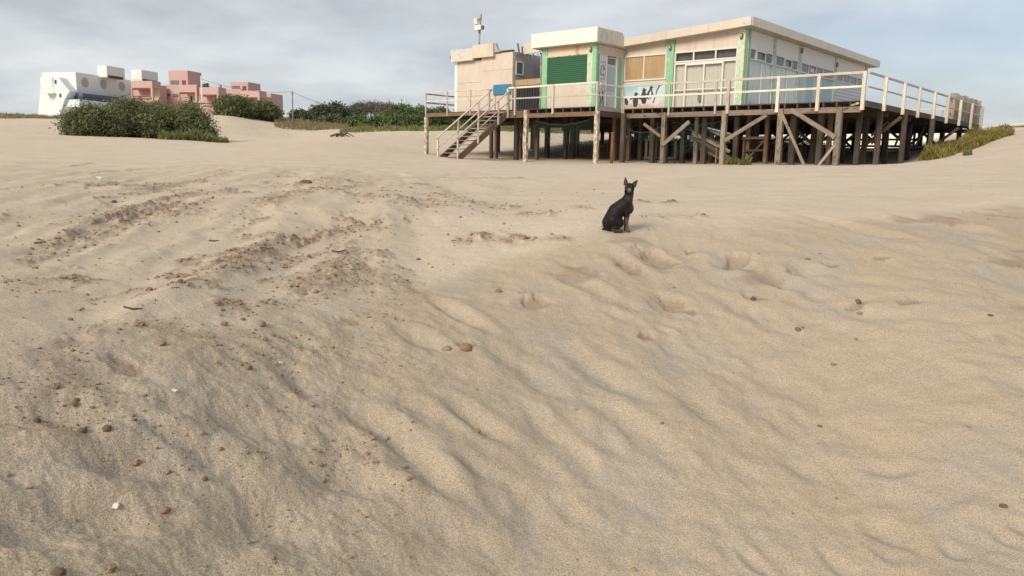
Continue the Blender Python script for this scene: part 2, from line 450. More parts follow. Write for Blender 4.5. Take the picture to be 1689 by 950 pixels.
# ------------------------------------------------------------------ terrain
CTRL = [  # photo x, photo y, distance
 (0,950,1.75),(0,700,2.3),(0,560,2.85),(0,450,4.4),(0,350,7.8),(0,290,13.5),(0,250,27),(0,228,44),(0,194,95),(0,195,140),
 (150,500,3.6),(150,230,46),(150,205,75),(90,192,105),(150,192,112),
 (300,950,1.85),(300,700,2.4),(300,530,3.2),(300,450,4.4),(300,350,7.6),(300,290,14),(300,245,33),(300,231,48),(300,215,72),(300,190,105),
 (375,236,48),(375,196,84),(430,214,80),(440,196,110),(480,222,78),(480,200,112),
 (560,950,1.95),(560,700,2.7),(560,520,3.8),(560,430,5.1),(500,306,10.3),(560,345,8.0),(560,285,15),(560,243,33),(560,227,50),(560,212,85),(560,205,112),
 (640,224,52),(690,247,42),(690,221,58),(640,212,95),
 (720,950,2.05),(720,700,2.8),(720,330,9.0),(720,272,25),(760,266,28),(703,253,38.5),(751,261.5,32.5),
 (845,950,2.15),(845,700,2.95),(845,480,4.5),(845,425,5.2),(845,335,8.8),(845,295,14.5),(845,273,27),(868,267.5,33.5),(845,255,40),(845,235,50),(845,212,95),
 (930,393,5.6),(1022,381,5.75),(980,234,48),(1060,233,48),
 (1100,950,2.35),(1100,700,3.2),(1100,500,4.6),(1100,383,5.9),(1100,335,8.4),(1100,295,14),(1100,276,25),(982,270.5,31),(1094,271.5,31.5),(1100,254,41),(1100,233,52),(1100,215,95),
 (1250,371,6.3),(1250,330,8.8),(1250,277,24),(1191,272,30.5),(1283,272.5,29.6),(1300,255,40),(1300,228,54),(1250,215,95),
 (1400,950,2.6),(1400,700,3.6),(1400,500,4.9),(1400,362,6.9),(1400,318,10.5),(1400,290,15.5),(1400,277,23),(1379,273,29),(1434,272,32),(1400,252,44),(1450,252,60),
 (1540,265,29),(1540,258,36),(1591,230,46),(1600,215,54),(1497,268,36.5),
 (1689,950,2.75),(1689,700,3.7),(1689,580,4.5),(1689,430,6.3),(1689,332,9.2),(1689,298,13.5),(1689,270,22),(1689,252,27),(1689,226,37),(1640,224,44),(1689,212,60),(1800,262,24),(1800,224,42),
 (1600,345,8.4),(1600,450,5.6),
]
_P = np.array([at(*c) for c in CTRL])
_cr = np.hypot(_P[:, 0], _P[:, 1]); _cphi = np.arctan2(_P[:, 0], _P[:, 1]); _ct = _P[:, 2] / _cr
# beyond the surveyed dunes the land drops back to the plain
extra = []
for ph in (-0.6, -0.3, 0.0, 0.3, 0.6):
    extra += [(ph, 200, 0.02), (ph, 420, 0.002), (ph, 1500, -0.0015)]
E_ = np.array(extra)
_phi = np.concatenate([_cphi, E_[:, 0]]); _lr = np.log(np.concatenate([_cr, E_[:, 1]])); _t = np.concatenate([_ct, E_[:, 2]])
SX, SY = 4.2, 1.6
def _k(d2): return 0.5 * d2 * np.log(d2 + 1e-9)
_X = np.stack([_phi * SX, _lr * SY], 1)
_n = len(_X)
_D = ((_X[:, None] - _X[None]) ** 2).sum(-1)
_A = np.zeros((_n + 3, _n + 3)); _A[:_n, :_n] = _k(_D) + np.eye(_n) * 0.0006
_A[:_n, _n] = 1; _A[:_n, _n + 1:] = _X; _A[_n, :_n] = 1; _A[_n + 1:, :_n] = _X.T
_w = np.linalg.solve(_A, np.concatenate([_t, np.zeros(3)]))
def base_h(x, y):
    """broad height of the sand"""
    x = np.asarray(x, float); y = np.asarray(y, float)
    shp = x.shape; x = x.ravel(); y = y.ravel()
    r = np.hypot(x, y); phi = np.arctan2(x, y)
    ph = np.clip(phi, -0.62, 0.62)
    r0 = 1.75 + 0.8 * sst(-0.6, 0.6, ph)
    rr = np.maximum(r, r0)
    q = np.stack([ph * SX, np.log(rr) * SY], 1)
    out = np.empty(len(r))
    for i in range(0, len(r), 60000):
        s = slice(i, i + 60000)
        d2 = ((q[s, None, :] - _X[None]) ** 2).sum(-1)
        out[s] = _k(d2) @ _w[:_n] + _w[_n] + q[s] @ _w[_n + 1:]
    z = out * rr
    z -= 0.25 * np.clip(r0 - r, 0, 2)          # the bank goes on falling under the viewer
    back = sst(0.75, 1.5, np.abs(phi))
    z = z * (1 - back) + (-1.6 - 0.01 * np.minimum(r, 100)) * back
    return z.reshape(shp)

_crx = np.array([-0.62] + [azim(p) for p in (0, 300, 560, 845, 1022, 1150, 1400, 1689)] + [0.62])
_crr = np.array([2.75, 2.8, 3.2, 3.9, 5.2, 5.8, 6.1, 6.9, 9.0, 9.3])
DIPS = [  # hollows and prints in the bank: photo x, y, distance, half length, half width, depth, heading
 (640,715,2.75,.16,.07,.030,-.5),(380,690,2.45,.17,.08,.030,.5),(120,860,1.95,.20,.08,.040,.9),(400,870,2.0,.16,.10,.035,.4),
 (490,628,2.8,.12,.07,.024,-.7),(700,775,2.45,.15,.07,.030,-.6),(860,612,3.4,.19,.08,.035,-.8),(1000,620,3.5,.30,.08,.035,-.9),
 (560,800,2.3,.14,.08,.025,.3),(780,690,2.9,.14,.06,.025,-.6),(930,740,2.85,.20,.07,.022,-.9),(1060,720,3.1,.22,.07,.022,-.9),
 (250,790,2.15,.14,.07,.024,.6),(60,690,2.3,.15,.07,.024,.8),(690,560,3.6,.16,.07,.026,-.8),(760,520,4.0,.22,.06,.03,-.9),
 (850,840,2.5,.2,.08,.018,.4),(1180,690,3.4,.2,.07,.02,-1.0),(1300,640,3.8,.22,.08,.02,-1.0),(480,560,3.25,.12,.06,.02,-.2),
 (1465,885,2.8,.085,.055,.024,-1.3),(1465,918,2.7,.06,.035,.015,-1.4),(1575,912,2.75,.05,.03,.014,-1.4),(1660,888,2.85,.05,.025,.012,-1.4),
 (1625,870,2.95,.07,.04,.012,-1.4),(1245,935,2.55,.08,.03,.012,-1.3),(1380,935,2.6,.09,.03,.012,-1.3),
 (1080,432,5.25,.16,.10,.05,-1.1),(1215,435,5.35,.12,.12,.05,-1.0),(1330,445,5.5,.11,.09,.04,-1.0),(1040,440,5.05,.2,.08,.035,-1.1),
 (885,505,4.4,.10,.10,.03,-.8),(1105,505,4.55,.10,.10,.035,-.9),(1300,470,5.2,.25,.08,.03,-1.0),(1420,380,6.7,.5,.10,.05,-1.1),(1560,370,7.6,.4,.12,.05,-1.1),
 (1240,520,4.6,.3,.08,.03,-1.0),(1420,520,4.9,.25,.1,.025,-1.0),(960,470,4.8,.3,.07,.035,-.9),
]
def on_base(px, py, lo=1.5, hi=60):
    """where the view through a survey pixel meets the broad surface of the sand"""
    d = ray(px, py); d = d / math.hypot(d[0], d[1])
    ts = np.exp(np.linspace(math.log(lo), math.log(hi), 500))
    g = base_h(d[0] * ts, d[1] * ts); k = int(np.argmax(g >= d[2] * ts))
    t = ts[k] if g[k] >= d[2] * ts[k] else lo
    return d[0] * t, d[1] * t, t
_rd = np.random.default_rng(21)
RAND_DIPS = []
for _i in range(150):
    _px, _py = _rd.uniform(-40, 1730), _rd.uniform(400, 940)
    _e = np.interp(_px, [0, 420, 800, 1000, 1689], [575, 545, 460, 400, 345])
    if _py < _e: continue
    _sz = _rd.uniform(.045, .12)
    RAND_DIPS.append((_px, _py, 0, _sz * _rd.uniform(1.2, 2.0), _sz * .75, _rd.uniform(.003, .010), -.95 + _rd.normal(0, .5) + (.7 if _px < 450 else 0)))
DIPS += RAND_DIPS
SCARPS = [  # little slumped hollows under the crest: darker, browner sand inside
 (1085,428,.16,.085,.055),(1040,440,.13,.07,.04),(1216,430,.075,.11,.05),(1140,415,.06,.04,.03),(1320,450,.075,.07,.04),(1372,440,.06,.05,.03),(1420,382,.30,.05,.06),
 (1640,355,.25,.06,.05),(1560,365,.20,.06,.04),(1110,500,.09,.08,.045),(1130,515,.12,.045,.035),(885,500,.085,.075,.04),(865,488,.05,.05,.03),(1066,560,.05,.06,.03),(1245,490,.07,.045,.035),
 (1415,505,.05,.07,.035),(1300,478,.06,.05,.03),(1450,425,.06,.04,.025),(1500,500,.07,.06,.03),(770,575,.04,.05,.02),(575,530,.07,.05,.02),(510,575,.05,.04,.02),(205,600,.07,.06,.022),(120,560,.08,.05,.018)]
DIP_W = [(*on_base(d[0], d[1]), *d[3:]) for d in DIPS]
CRUST = [  # lines of broken, browner crust: points along it, width, strength
 ([(55,425),(120,395),(200,372),(280,350)],12,.8),([(170,375),(230,352),(285,350)],20,1.0),([(200,358),(300,325),(370,318),(400,322)],7,.8),
 ([(350,443),(400,432),(450,415),(500,398),(560,388)],11,1.0),([(440,345),(500,325),(560,325)],13,.8),([(480,305),(560,300)],9,.7),
 ([(560,330),(620,345),(680,350),(730,345)],15,.6),([(570,372),(620,385)],14,.6),([(760,400),(800,395),(860,398)],7,1.0),([(880,395),(940,395)],5,.7),
 ([(760,345),(850,345)],6,.7),([(860,355),(905,355)],6,.8),([(950,340),(970,345)],5,.7),([(780,293),(860,295)],4,.7),([(680,305),(720,308)],4,.6),
 ([(1055,332),(1110,335)],6,.8),([(1060,355),(1160,358)],4,.5),([(640,455),(680,480)],12,.9),([(460,470),(520,465)],10,.6),([(330,465),(370,452)],8,.6),
 ([(280,475),(330,470)],5,.6),([(150,545),(250,540),(330,560)],14,.6),([(90,590),(130,640),(110,700)],20,.6),([(60,700),(180,720)],16,.7),([(370,500),(480,520)],14,.6),
 ([(110,275),(150,270)],3,.7),([(0,365),(40,355)],5,.7),([(245,310),(330,318)],6,.4),([(640,320),(760,330)],8,.5),([(20,470),(90,462)],4,.5),([(150,490),(230,470)],4,.6)]
HUMP = on_base(585, 350)
SCARP_W = [(*on_base(q[0], q[1]), *q[2:]) for q in SCARPS]
CRUST_W = [([on_base(*p)[:2] for p in pts], w, st) for pts, w, st in CRUST]
def crust_mask(x, y, r):
    m = np.zeros_like(x)
    for pts, w, st in CRUST_W:
        for (ax, ay), (bx, by) in zip(pts[:-1], pts[1:]):
            mx_, my_ = (ax + bx) / 2, (ay + by) / 2; rr = math.hypot(mx_, my_)
            ux, uy = mx_ / rr, my_ / rr
            wl = 1.6 * w * rr / CAM_F; wr = wl * min(3.2, 1.2 + rr * .35)
            reach = math.hypot(bx - ax, by - ay) / 2 + 3 * wr
            k = np.where((np.abs(x - mx_) < reach) & (np.abs(y - my_) < reach))[0]
            if not len(k): continue
            def tr(px, py): return (px * uy - py * ux) / wl, (px * ux + py * uy) / wr
            X, Y = tr(x[k] - ax, y[k] - ay); BX_, BY_ = tr(bx - ax, by - ay)
            f = np.clip((X * BX_ + Y * BY_) / (BX_ * BX_ + BY_ * BY_ + 1e-9), 0, 1)
            q = (X - f * BX_) ** 2 + (Y - f * BY_) ** 2
            m[k] = np.maximum(m[k], st * np.exp(-q * .8))
    return m
def detail(x, y, want_masks=True):
    r = np.hypot(x, y); phi = np.arctan2(x, y)
    crest = np.interp(np.clip(phi, -0.62, 0.62), _crx, _crr)
    bank = 1 - sst(-0.55, 0.35, r - crest)
    left = 1 - sst(-0.22, 0.06, phi)
    rough = bank * (1 - sst(-0.26, 0.02, phi + 0.02 * perlin(x * 2, y * 2)))       # the clodded left part of the bank
    wx = 0.16 * perlin(x * 0.9 + 5, y * 0.9) + .05 * perlin(x * 2.7, y * 2.7 + 4); wy = 0.20 * perlin(x * 0.9 - 8, y * 0.9 + 3)
    X, Y = x + wx, y + wy
    # furrows of sliding sand down the bank
    c, s = 0.93, 0.37
    a = (X * c + Y * s); b = (-X * s + Y * c)
    f1 = .75 * perlin(a * 1.55 + 3.3, b * 0.95 + 1.7) + .5 * perlin(x * 2.3 + 7, y * 2.0)
    f2 = perlin(a * 4.2 - 1.3, b * 1.9 + 7.7)
    al = (X * .86 - Y * .51); bl_ = (X * .51 + Y * .86)
    lf = 1 - sst(-.34, -.12, phi)
    f1 = f1 * (1 - lf) + lf * .8 * perlin(al * 2.4 + 8.3, bl_ * 1.3 + 2.7)
    f2 = f2 * (1 - lf) + lf * (1.3 * perlin(x * 4.2 + 1, y * 4.2) + .8 * perlin(x * 9.3, y * 9.3 + 6))
    rid = 0.5 - np.abs(perlin(a * 2.9 + 11.3, b * 1.15 + 2.2))
    amp = bank * (0.55 + 0.45 * sst(2.4, 3.6, r)) * (1 - 0.45 * sst(0.15, 0.5, phi) * (1 - sst(3.8, 5.0, r)))
    h = amp * (1 - .35 * rough) * (0.017 * f1 + 0.007 * f2 * sst(-.3, .5, perlin(x * 1.1 + 9, y * 1.1)) + 0.004 * (rid - 0.25))
    h += bank * 0.010 * fbm(X * 4.5, Y * 4.5, 3)
    # soft short ripples on the right of the bank
    h += bank * sst(0.0, 0.35, phi) * 0.007 * perlin(a * 3.5 + 3, b * 7.5)
    # wheel and wind streaks on the left plateau, running away from the viewer
    d1 = np.array([-0.16, 0.987]); 
    ta = X * d1[1] - Y * d1[0]; tb = X * d1[0] + Y * d1[1]
    flat_ = (1 - bank)
    near = flat_ * (1 - sst(11, 22, r))
    lm = near * (1 - sst(-0.25, 0.10, phi))
    st = perlin(ta * 2.1 + 4.1, tb * 0.16 + 0.5)
    st2 = perlin(ta * 5.5 + 2.3, tb * 0.35)
    h += lm * (0.055 * st + 0.022 * st2)
    # crusted, broken lumps along the streaks and on the low mound
    cm = crust_mask(x, y, r)
    brk = perlin(X * 5.1 + 1.1, Y * 2.6) + .5 * perlin(X * 13, Y * 7 + 3)
    brk2 = perlin(ta * 7.5 + 2.2, tb * 2.4) + .6 * perlin(ta * 17, tb * 6.5 + 1.7)
    crm = np.clip(cm * sst(-.35, .65, brk2 + .35 * brk), 0, 1)
    crm = np.maximum(crm, .5 * sst(.35, .7, perlin(ta * 1.7 + 9.4, tb * .3 + 3.1) + .5 * brk) * lm * sst(-.1, .5, r - crest))
    lumps = fbm(x * 9.5, y * 7.0, 4, 0.6)
    h += crm * np.clip(r / 6, .35, 1.1) * (0.012 + 0.040 * np.abs(lumps)) 
    h += rough * (0.008 * fbm(x * 6.0, y * 6.0, 4, 0.6) + 0.004 * np.abs(fbm(x * 15, y * 15, 3, 0.6)))
    # everywhere: gentle unevenness and dimples of wind and old footprints
    h += 0.0035 * fbm(x * 11, y * 11, 2) * (1 - sst(9, 16, r))
    h += flat_ * 0.014 * fbm(X * 1.6, Y * 1.6, 3) * (1 - 0.5 * sst(15, 25, r))
    h += flat_ * sst(8, 14, r) * 0.022 * fbm(X * 0.42 + 2, Y * 0.42, 3)
    h += flat_ * sst(30, 60, r) * 0.12 * fbm(X * 0.12 + 2, Y * 0.12, 3)
    hx, hy, _ = HUMP
    h += .15 * np.exp(-(((x - hx) / 1.1) ** 2 + ((y - hy) / 1.5) ** 2)) * (1 + .25 * perlin(x * 1.7, y * 1.4))
    drift = np.zeros_like(x)
    for (qx, qy, D, hl, hw, dep, hd) in DIP_W:
        dx, dy = x - qx, y - qy
        m = (np.abs(dx) < 1) & (np.abs(dy) < 1)
        if not m.any(): continue
        ca, sa = math.cos(hd), math.sin(hd)
        # heading 0 = across the view, towards -pi/2 = towards the viewer
        lx = (dx[m] * ca + dy[m] * sa) / hl; ly = (-dx[m] * sa + dy[m] * ca) / hw
        q = lx * lx + ly * ly
        dep = dep * (1.1 if qx < -.1 and hl > .1 else .65 if hl > .13 else 1.0)
        h[m] += dep * (-np.exp(-q * 1.1) + 0.30 * np.exp(-(np.sqrt(q) - 1.5) ** 2 * 3.0))
        drift[m] = np.maximum(drift[m], 0.6 * np.exp(-q * 0.9))
    bare = np.zeros_like(x)
    for (qx, qy, D, hl, hw, dep) in SCARP_W:
        dx, dy = x - qx, y - qy
        m = (np.abs(dx) < .8) & (np.abs(dy) < .8)
        if not m.any(): continue
        hd = -1.0
        ca, sa = math.cos(hd), math.sin(hd)
        jit = .5 * perlin(x[m] * 11, y[m] * 11) + .4 * perlin(x[m] * 26, y[m] * 26)
        lx = (dx[m] * ca + dy[m] * sa) / hl; ly = (-dx[m] * sa + dy[m] * ca) / hw
        q = np.sqrt(lx * lx + ly * ly) + jit
        cup = sst(1.2, .6, q)                      # crisp lip
        h[m] -= .75 * dep * cup * (.55 + .45 * np.clip(-lx, -1, 1)) - dep * .25 * np.exp(-((lx - 1.3) ** 2 * 2 + ly * ly))
        bare[m] = np.maximum(bare[m], cup * .75)
    if not want_masks: return h
    ew = 1 + 1.5 * sst(-.05, .25, phi)
    sand_tone = (1 - sst(-.28, .16, (r - crest + .18 * perlin(x * 2.3, y * 1.6) + .3 * perlin(x * .8, y * .5 + 3) * sst(0, .3, phi)) / ew)) * (0.84 + 0.16 * perlin(X * 1.1, Y * 1.1))  # darker sand tone below the crest line, softer edge to the right
    sand_tone = np.maximum(sand_tone, 0.30 * lm)
    cr_ = np.clip(np.maximum(crm * 1.1,   .9 * cm * (.65 + .6 * brk2)) * (0.85 + 0.5 * lumps) + 0.12 * rough * sst(0.0, 0.7, fbm(x * 5, y * 5, 3)), 0, 0.8)
    bp = bank * sst(0.32, 0.62, perlin(a * 2.0 + 31, b * 2.2 + 11) + 0.2 * perlin(x * 9, y * 9)) * sst(-0.1, 0.1, phi) * sst(3.9, 4.6, r)
    cr_ = np.maximum(np.maximum(cr_, 0.42 * bp), .62 * bare)
    drift = np.clip(drift * 0.5 + bank * 0.55 * sst(0.05, 0.5, -f1 + 0.4 * f2) * (1 - 0.5 * rough), 0, 1)
    return h, np.clip(sand_tone, 0, 1), np.clip(cr_, 0, 1), drift

def ground_h(x, y):
    x = np.atleast_1d(np.asarray(x, float)); y = np.atleast_1d(np.asarray(y, float))
    return base_h(x, y) + detail(x, y, False)
def gz(x, y): return float(ground_h(x, y)[0])

def build_ground():
    fine = np.linspace(-R(40), R(40), 1150)
    rest = np.linspace(R(40), R(320), 120)[1:-1]
    phi = np.concatenate([fine, rest])
    lr = np.concatenate([np.linspace(math.log(0.6), math.log(1.6), 14)[:-1], np.linspace(math.log(1.6), math.log(7.2), 400)[:-1],
                         np.linspace(math.log(7.2), math.log(30), 190)[:-1], np.linspace(math.log(30), math.log(130), 110)[:-1], np.linspace(math.log(130), math.log(3000), 36)])
    r = np.exp(lr)
    nr, na = len(r), len(phi)
    x = (r[:, None] * np.sin(phi)[None]).ravel(); y = (r[:, None] * np.cos(phi)[None]).ravel()
    dh, sand_tone, crust, drift = detail(x, y)
    z = base_h(x, y) + dh
    v = np.stack([x, y, z], 1)
    v = np.vstack([v, [[0, 0, float(z[:na].mean())]]])
    i = np.arange(nr - 1)[:, None] * na; j = np.arange(na)[None]; j2 = (j + 1) % na
    q = np.stack([i + j, i + j2, i + na + j2, i + na + j], -1).reshape(-1, 4)[:, ::-1]
    me = bpy.data.meshes.new('sand_ground')
    nq = len(q); nt_ = na
    me.vertices.add(len(v)); me.vertices.foreach_set('co', v.ravel())
    tri = np.stack([np.full(na, len(v) - 1), (np.arange(na) + 1) % na, np.arange(na)], 1)
    me.loops.add(nq * 4 + nt_ * 3)
    me.loops.foreach_set('vertex_index', np.concatenate([q.ravel(), tri.ravel()]).astype(np.int32))
    me.polygons.add(nq + nt_)
    st = np.concatenate([np.arange(nq) * 4, nq * 4 + np.arange(nt_) * 3]).astype(np.int32)
    me.polygons.foreach_set('loop_start', st)
    me.polygons.foreach_set('use_smooth', np.ones(nq + nt_, bool))
    me.update(calc_edges=True)
    for nme, arr in (('sand_tone', sand_tone), ('crust', crust), ('drift', drift)):
        a = me.attributes.new(nme, 'FLOAT', 'POINT'); a.data.foreach_set('value', np.concatenate([arr, [0.5]]).astype(np.float32))
    me.materials.append(MAT['sand'])
    o = link('sand_ground', me)
    o['kind'] = 'structure'
build_ground()

# ------------------------------------------------------------------ station frame
ANG = R(41)
EX = np.array([math.cos(ANG), -math.sin(ANG), 0]); EY = np.array([math.sin(ANG), math.cos(ANG), 0])
_d = ray(1427, 172); P0 = _d * (26 / (_d @ _f))
def wor(l): return P0 + EX * l[0] + EY * l[1] + np.array([0, 0, l[2]])
def S(name, label, cat, base, group=None):
    o = thing(name, label, cat, tuple(wor(base)), -ANG, group)
    return o
def loc_ground(lx, ly):
    """sand height in station coordinates"""
    p = wor((lx, ly, 0)); return gz(p[0], p[1]) - P0[2]

FL = 0.135            # top of the floor boards
exec_parts = []

# ---- timber deck
def build_deck():
    b0 = (-9.65, 0, -2.1)
    dk = S('timber_deck', 'weathered timber deck on tall stilts and diagonal braces, carrying the shabby beach pavilion', 'deck', b0)
    mb = MB(b0)
    y = -1.75
    while y < 18.4:
        x0 = -19.75; x1 = 0.0 if y >= -0.02 else -9.62
        mb.box(x0, x1, y, y + 0.143, FL - 0.034, FL)
        y += 0.147
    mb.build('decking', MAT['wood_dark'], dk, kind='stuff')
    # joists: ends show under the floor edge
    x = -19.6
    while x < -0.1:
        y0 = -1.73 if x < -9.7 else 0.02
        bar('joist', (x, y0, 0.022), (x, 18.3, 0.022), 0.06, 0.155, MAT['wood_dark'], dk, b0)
        x += 0.455
    # edge beams
    bar('beam', (-9.55, 0.03, -0.165), (-5.0, 0.03, -0.165), 0.09, 0.19, MAT['wood'], dk, b0)
    bar('beam', (-4.99, 0.03, -0.160), (-0.12, 0.03, -0.160), 0.09, 0.19, MAT['wood'], dk, b0)
    bar('beam', (-13.4, -1.72, -0.150), (-9.7, -1.72, -0.150), 0.09, 0.18, MAT['wood_brown'], dk, b0)
    bar('beam', (-14.4, -1.725, -0.075), (-13.43, -1.725, -0.075), 0.09, 0.30, MAT['wood_brown'], dk, b0)
    bar('beam', (-19.7, -1.74, 0.02), (-14.45, -1.74, 0.02), 0.08, 0.16, MAT['wood_brown'], dk, b0)
    bar('beam', (-9.62, -1.7, -0.16), (-9.62, -0.06, -0.16), 0.07, 0.20, MAT['wood_dark'], dk, b0)
    bar('edge_board', (-9.60, -1.75, 0.045), (-9.60, -0.05, 0.045), 0.035, 0.165, MAT['wood_grey'], dk, b0)
    bar('edge_board', (0.022, 0.0, 0.03), (0.022, 9.2, 0.03), 0.04, 0.2, MAT['wood_dark'], dk, b0)
    bar('edge_board', (0.022, 9.22, 0.03), (0.022, 18.4, 0.03), 0.04, 0.2, MAT['wood_dark'], dk, b0)
    bar('edge_board', (-19.76, -1.75, 0.045), (-19.76, 10, 0.045), 0.03, 0.18, MAT['wood_dark'], dk, b0)
    bar('short_block', (-0.45, 0.0, -0.03), (-0.2, 0.0, 0.05), 0.08, 0.07, MAT['wood_paint'], dk, b0)
    for yy in (3.0, 6.0, 9.0, 12.0, 15.0, 18.0):
        bar('beam', (-19.7, yy, -0.165), (-10, yy, -0.165), 0.10, 0.19, MAT['wood_dark'], dk, b0)
        bar('beam', (-9.98, yy, -0.165), (-0.1, yy, -0.165), 0.10, 0.19, MAT['wood_dark'], dk, b0)
    # stilts
    def post(x, y, w, mat, top=-0.07, lean=0.0):
        g = loc_ground(x, y)
        bar('stilt', (x + lean, y, g - 0.5), (x, y, top), w, w, mat, dk, b0, up=(0, 1, 0), bev=0.012)
    for x, w in ((-0.80, .19), (-2.85, .19), (-5.03, .18), (-7.62, .17)): post(x, -0.02, w, MAT['wood'], -0.066)
    post(-9.63, -1.80, .17, MAT['wood_paint'], -0.062)
    post(-13.36, -1.76, .17, MAT['wood_paint'], 0.09)
    post(-19.66, -1.76, .17, MAT['wood_paint'], -0.07)
    post(-14.55, -1.0, .19, MAT['wood_dark']); post(-14.0, -0.2, .16, MAT['wood_dark']); post(-15.9, -1.2, .15, MAT['wood_dark'])
    post(-6.7, 1.0, .16, MAT['wood'], -0.066); post(-9.35, -0.3, .18, MAT['wood_dark']); post(-8.2, 1.2, .18, MAT['wood_dark'])
    xs = (-0.75, -2.7, -4.9, -7.2, -9.5, -11.8, -14.1, -16.6, -19.3)
    for j, yy in enumerate((3.0, 6.0, 9.0, 12.0, 15.0, 18.0)):
        for i, x in enumerate(xs):
            if j >= 2 and i in (1, 3, 5) and (i + j) % 2: continue
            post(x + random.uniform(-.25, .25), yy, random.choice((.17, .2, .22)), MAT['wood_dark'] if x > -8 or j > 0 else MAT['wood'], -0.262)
    for (px, lx0, w) in ((902, 1.2, .2), (932, .9, .17), (944, 1.6, .22), (858, .4, .15), (818, -.6, .15), (1012, .9, .16), (1022, 1.7, .2), (1036, 1.0, .15), (1055, 1.9, .17), (1075, .7, .2),
                        (1125, 1.4, .17), (1160, 1.0, .2), (1172, 1.8, .15), (1212, .9, .18), (1232, 1.6, .16), (1262, 1.3, .15), (1305, 1.0, .2), (1350, .8, .19), (1365, 1.7, .16), (1412, 1.4, .17), (1445, 2.2, .17), (1486, 4.5, .17), (1532, 8.0, .17)):
        d = ray(px, 262); k = (lx0 + P0 @ EY) / (d @ EY); q = d * k - P0
        post(q @ EX, lx0, w, MAT['wood_dark'] if w > .16 else MAT['wood_brown'], -0.066)
    # braces on the front face
    def br(p, q, w, h, mat): bar('brace', p, q, w, h, mat, dk, b0, up=(0, 1, 0))
    yb = -0.115
    br((-4.96, yb, -1.20), (-3.35, yb, -0.27), .14, .05, MAT['wood'])
    br((-2.80, yb, -0.22), (-1.75, yb, -2.25), .10, .05, MAT['wood'])
    br((-2.45, yb - .055, -0.12), (-0.84, yb - .055, -1.08), .15, .05, MAT['wood'])
    br((-0.86, yb, -1.35), (-1.45, yb, -2.2), .09, .05, MAT['wood_grey'])
    br((-7.6, yb, -1.35), (-6.45, yb, -0.45), .15, .05, MAT['wood'])
    br((-7.7, yb, -1.0), (-8.5, yb, -0.5), .12, .05, MAT['wood_brown'])
    br((-14.6, -0.86, -1.2), (-14.0, -0.86, -0.35), .12, .05, MAT['wood_dark'])
    # inner braces, seen against the bright sand beyond
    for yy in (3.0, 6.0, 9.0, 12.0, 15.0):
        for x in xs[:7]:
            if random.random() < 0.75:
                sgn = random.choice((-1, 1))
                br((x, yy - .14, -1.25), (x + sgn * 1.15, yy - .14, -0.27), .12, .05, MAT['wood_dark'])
            if random.random() < 0.5:
                bar('brace', (x + .14, yy + .1, -1.2), (x + .14, yy + 1.2, -0.28), .05, .12, MAT['wood_dark'], dk, b0)
    # right side row braces and cross rail
    br((-0.64, 3.1, -0.9), (-0.64, 5.0, -0.3), .05, .12, MAT['wood_dark'])
    for yy in (9.0, 15.0):
        bar('cross_rail', (-7.2, yy + .13, -1.15), (-0.7, yy + .13, -1.15), .05, .09, MAT['wood_dark'], dk, b0)
build_deck()

# ---- railings
def railing(label, pts_posts, rails, base, w_post, mat, zlo, zhi, group, rail_h=(0.09, 0.07), outward=(0, -1)):
    """pts_posts: post positions; rails: list of (p, q, height)"""
    t = S('railing', label, 'railing', base, group)
    ox, oy = outward
    for (x, y, *ww) in pts_posts:
        wp = ww[0] if ww else w_post
        bar('post', (x + ox * .03, y + oy * .03, zlo), (x + ox * .03, y + oy * .03, zhi), wp, wp, mat, t, base, up=(ox, oy, 0))
    for (p, q, z, h, wd) in rails:
        bar('rail', (p[0], p[1], z), (q[0], q[1], z), wd, h, mat, t, base)
    return t
G_R = 'timber railings round the deck'
railing('long cream timber railing along the front of the deck, below the curtained glass doors', [(-0.06, -.05), (-1.57, -.03), (-3.0, -.03), (-4.91, -.03), (-5.43, -.01, .07), (-7.42, -.02, .07), (-9.55, -.02, .07)], [((-9.6, -.06), (0.0, -.06), 1.04, .085, .05), ((-9.6, -.075), (0.0, -.075), 0.585, .075, .04)], (-4.8, 0, FL), 0.115, MAT['rail'], -0.19, 1.07, G_R)
railing('cream railing climbing away down the right side of the deck', [(0.06, y) for y in (1.77, 4.09, 6.18, 8.53, 10.84, 13.26, 15.68, 18.06)], [((0.03, 0.05), (0.03, 18.2), 1.04, .07, .06), ((0.03, 0.05), (0.03, 18.2), 0.585, .05, .04)], (0, 9, FL), 0.11, MAT['rail'], -0.12, 1.04, G_R, outward=(1, 0))
railing('cream railing in front of the green shuttered kiosk', [(-9.65, -1.79), (-11.87, -1.79), (-13.96, -1.79)], [((-14.35, -1.79), (-9.65, -1.79), 1.05, .08, .05), ((-14.35, -1.80), (-9.65, -1.80), 0.59, .06, .04)], (-12, -1.75, FL), 0.085, MAT['rail'], -0.12, 1.08, G_R)
railing('short white railing beside the kiosk door, turning the deck corner', [(-9.60, -0.12)], [((-9.58, -1.73), (-9.58, -0.10), 1.0, .07, .05), ((-9.58, -1.73), (-9.58, -0.10), 0.57, .05, .04)], (-9.6, -0.9, FL), 0.06, MAT['rail'], -0.08, 1.03, G_R, outward=(1, 0))
railing('thin weathered railing at the left end of the deck, left of the stairs', [(-19.66, -1.77), (-18.18, -1.77), (-16.68, -1.77)], [((-19.66, -1.78), (-15.3, -1.78), 1.07, .05, .04), ((-19.66, -1.78), (-15.3, -1.78), 0.66, .05, .035)], (-17.5, -1.75, FL), 0.06, MAT['rail_pole'], -0.05, 1.10, G_R)
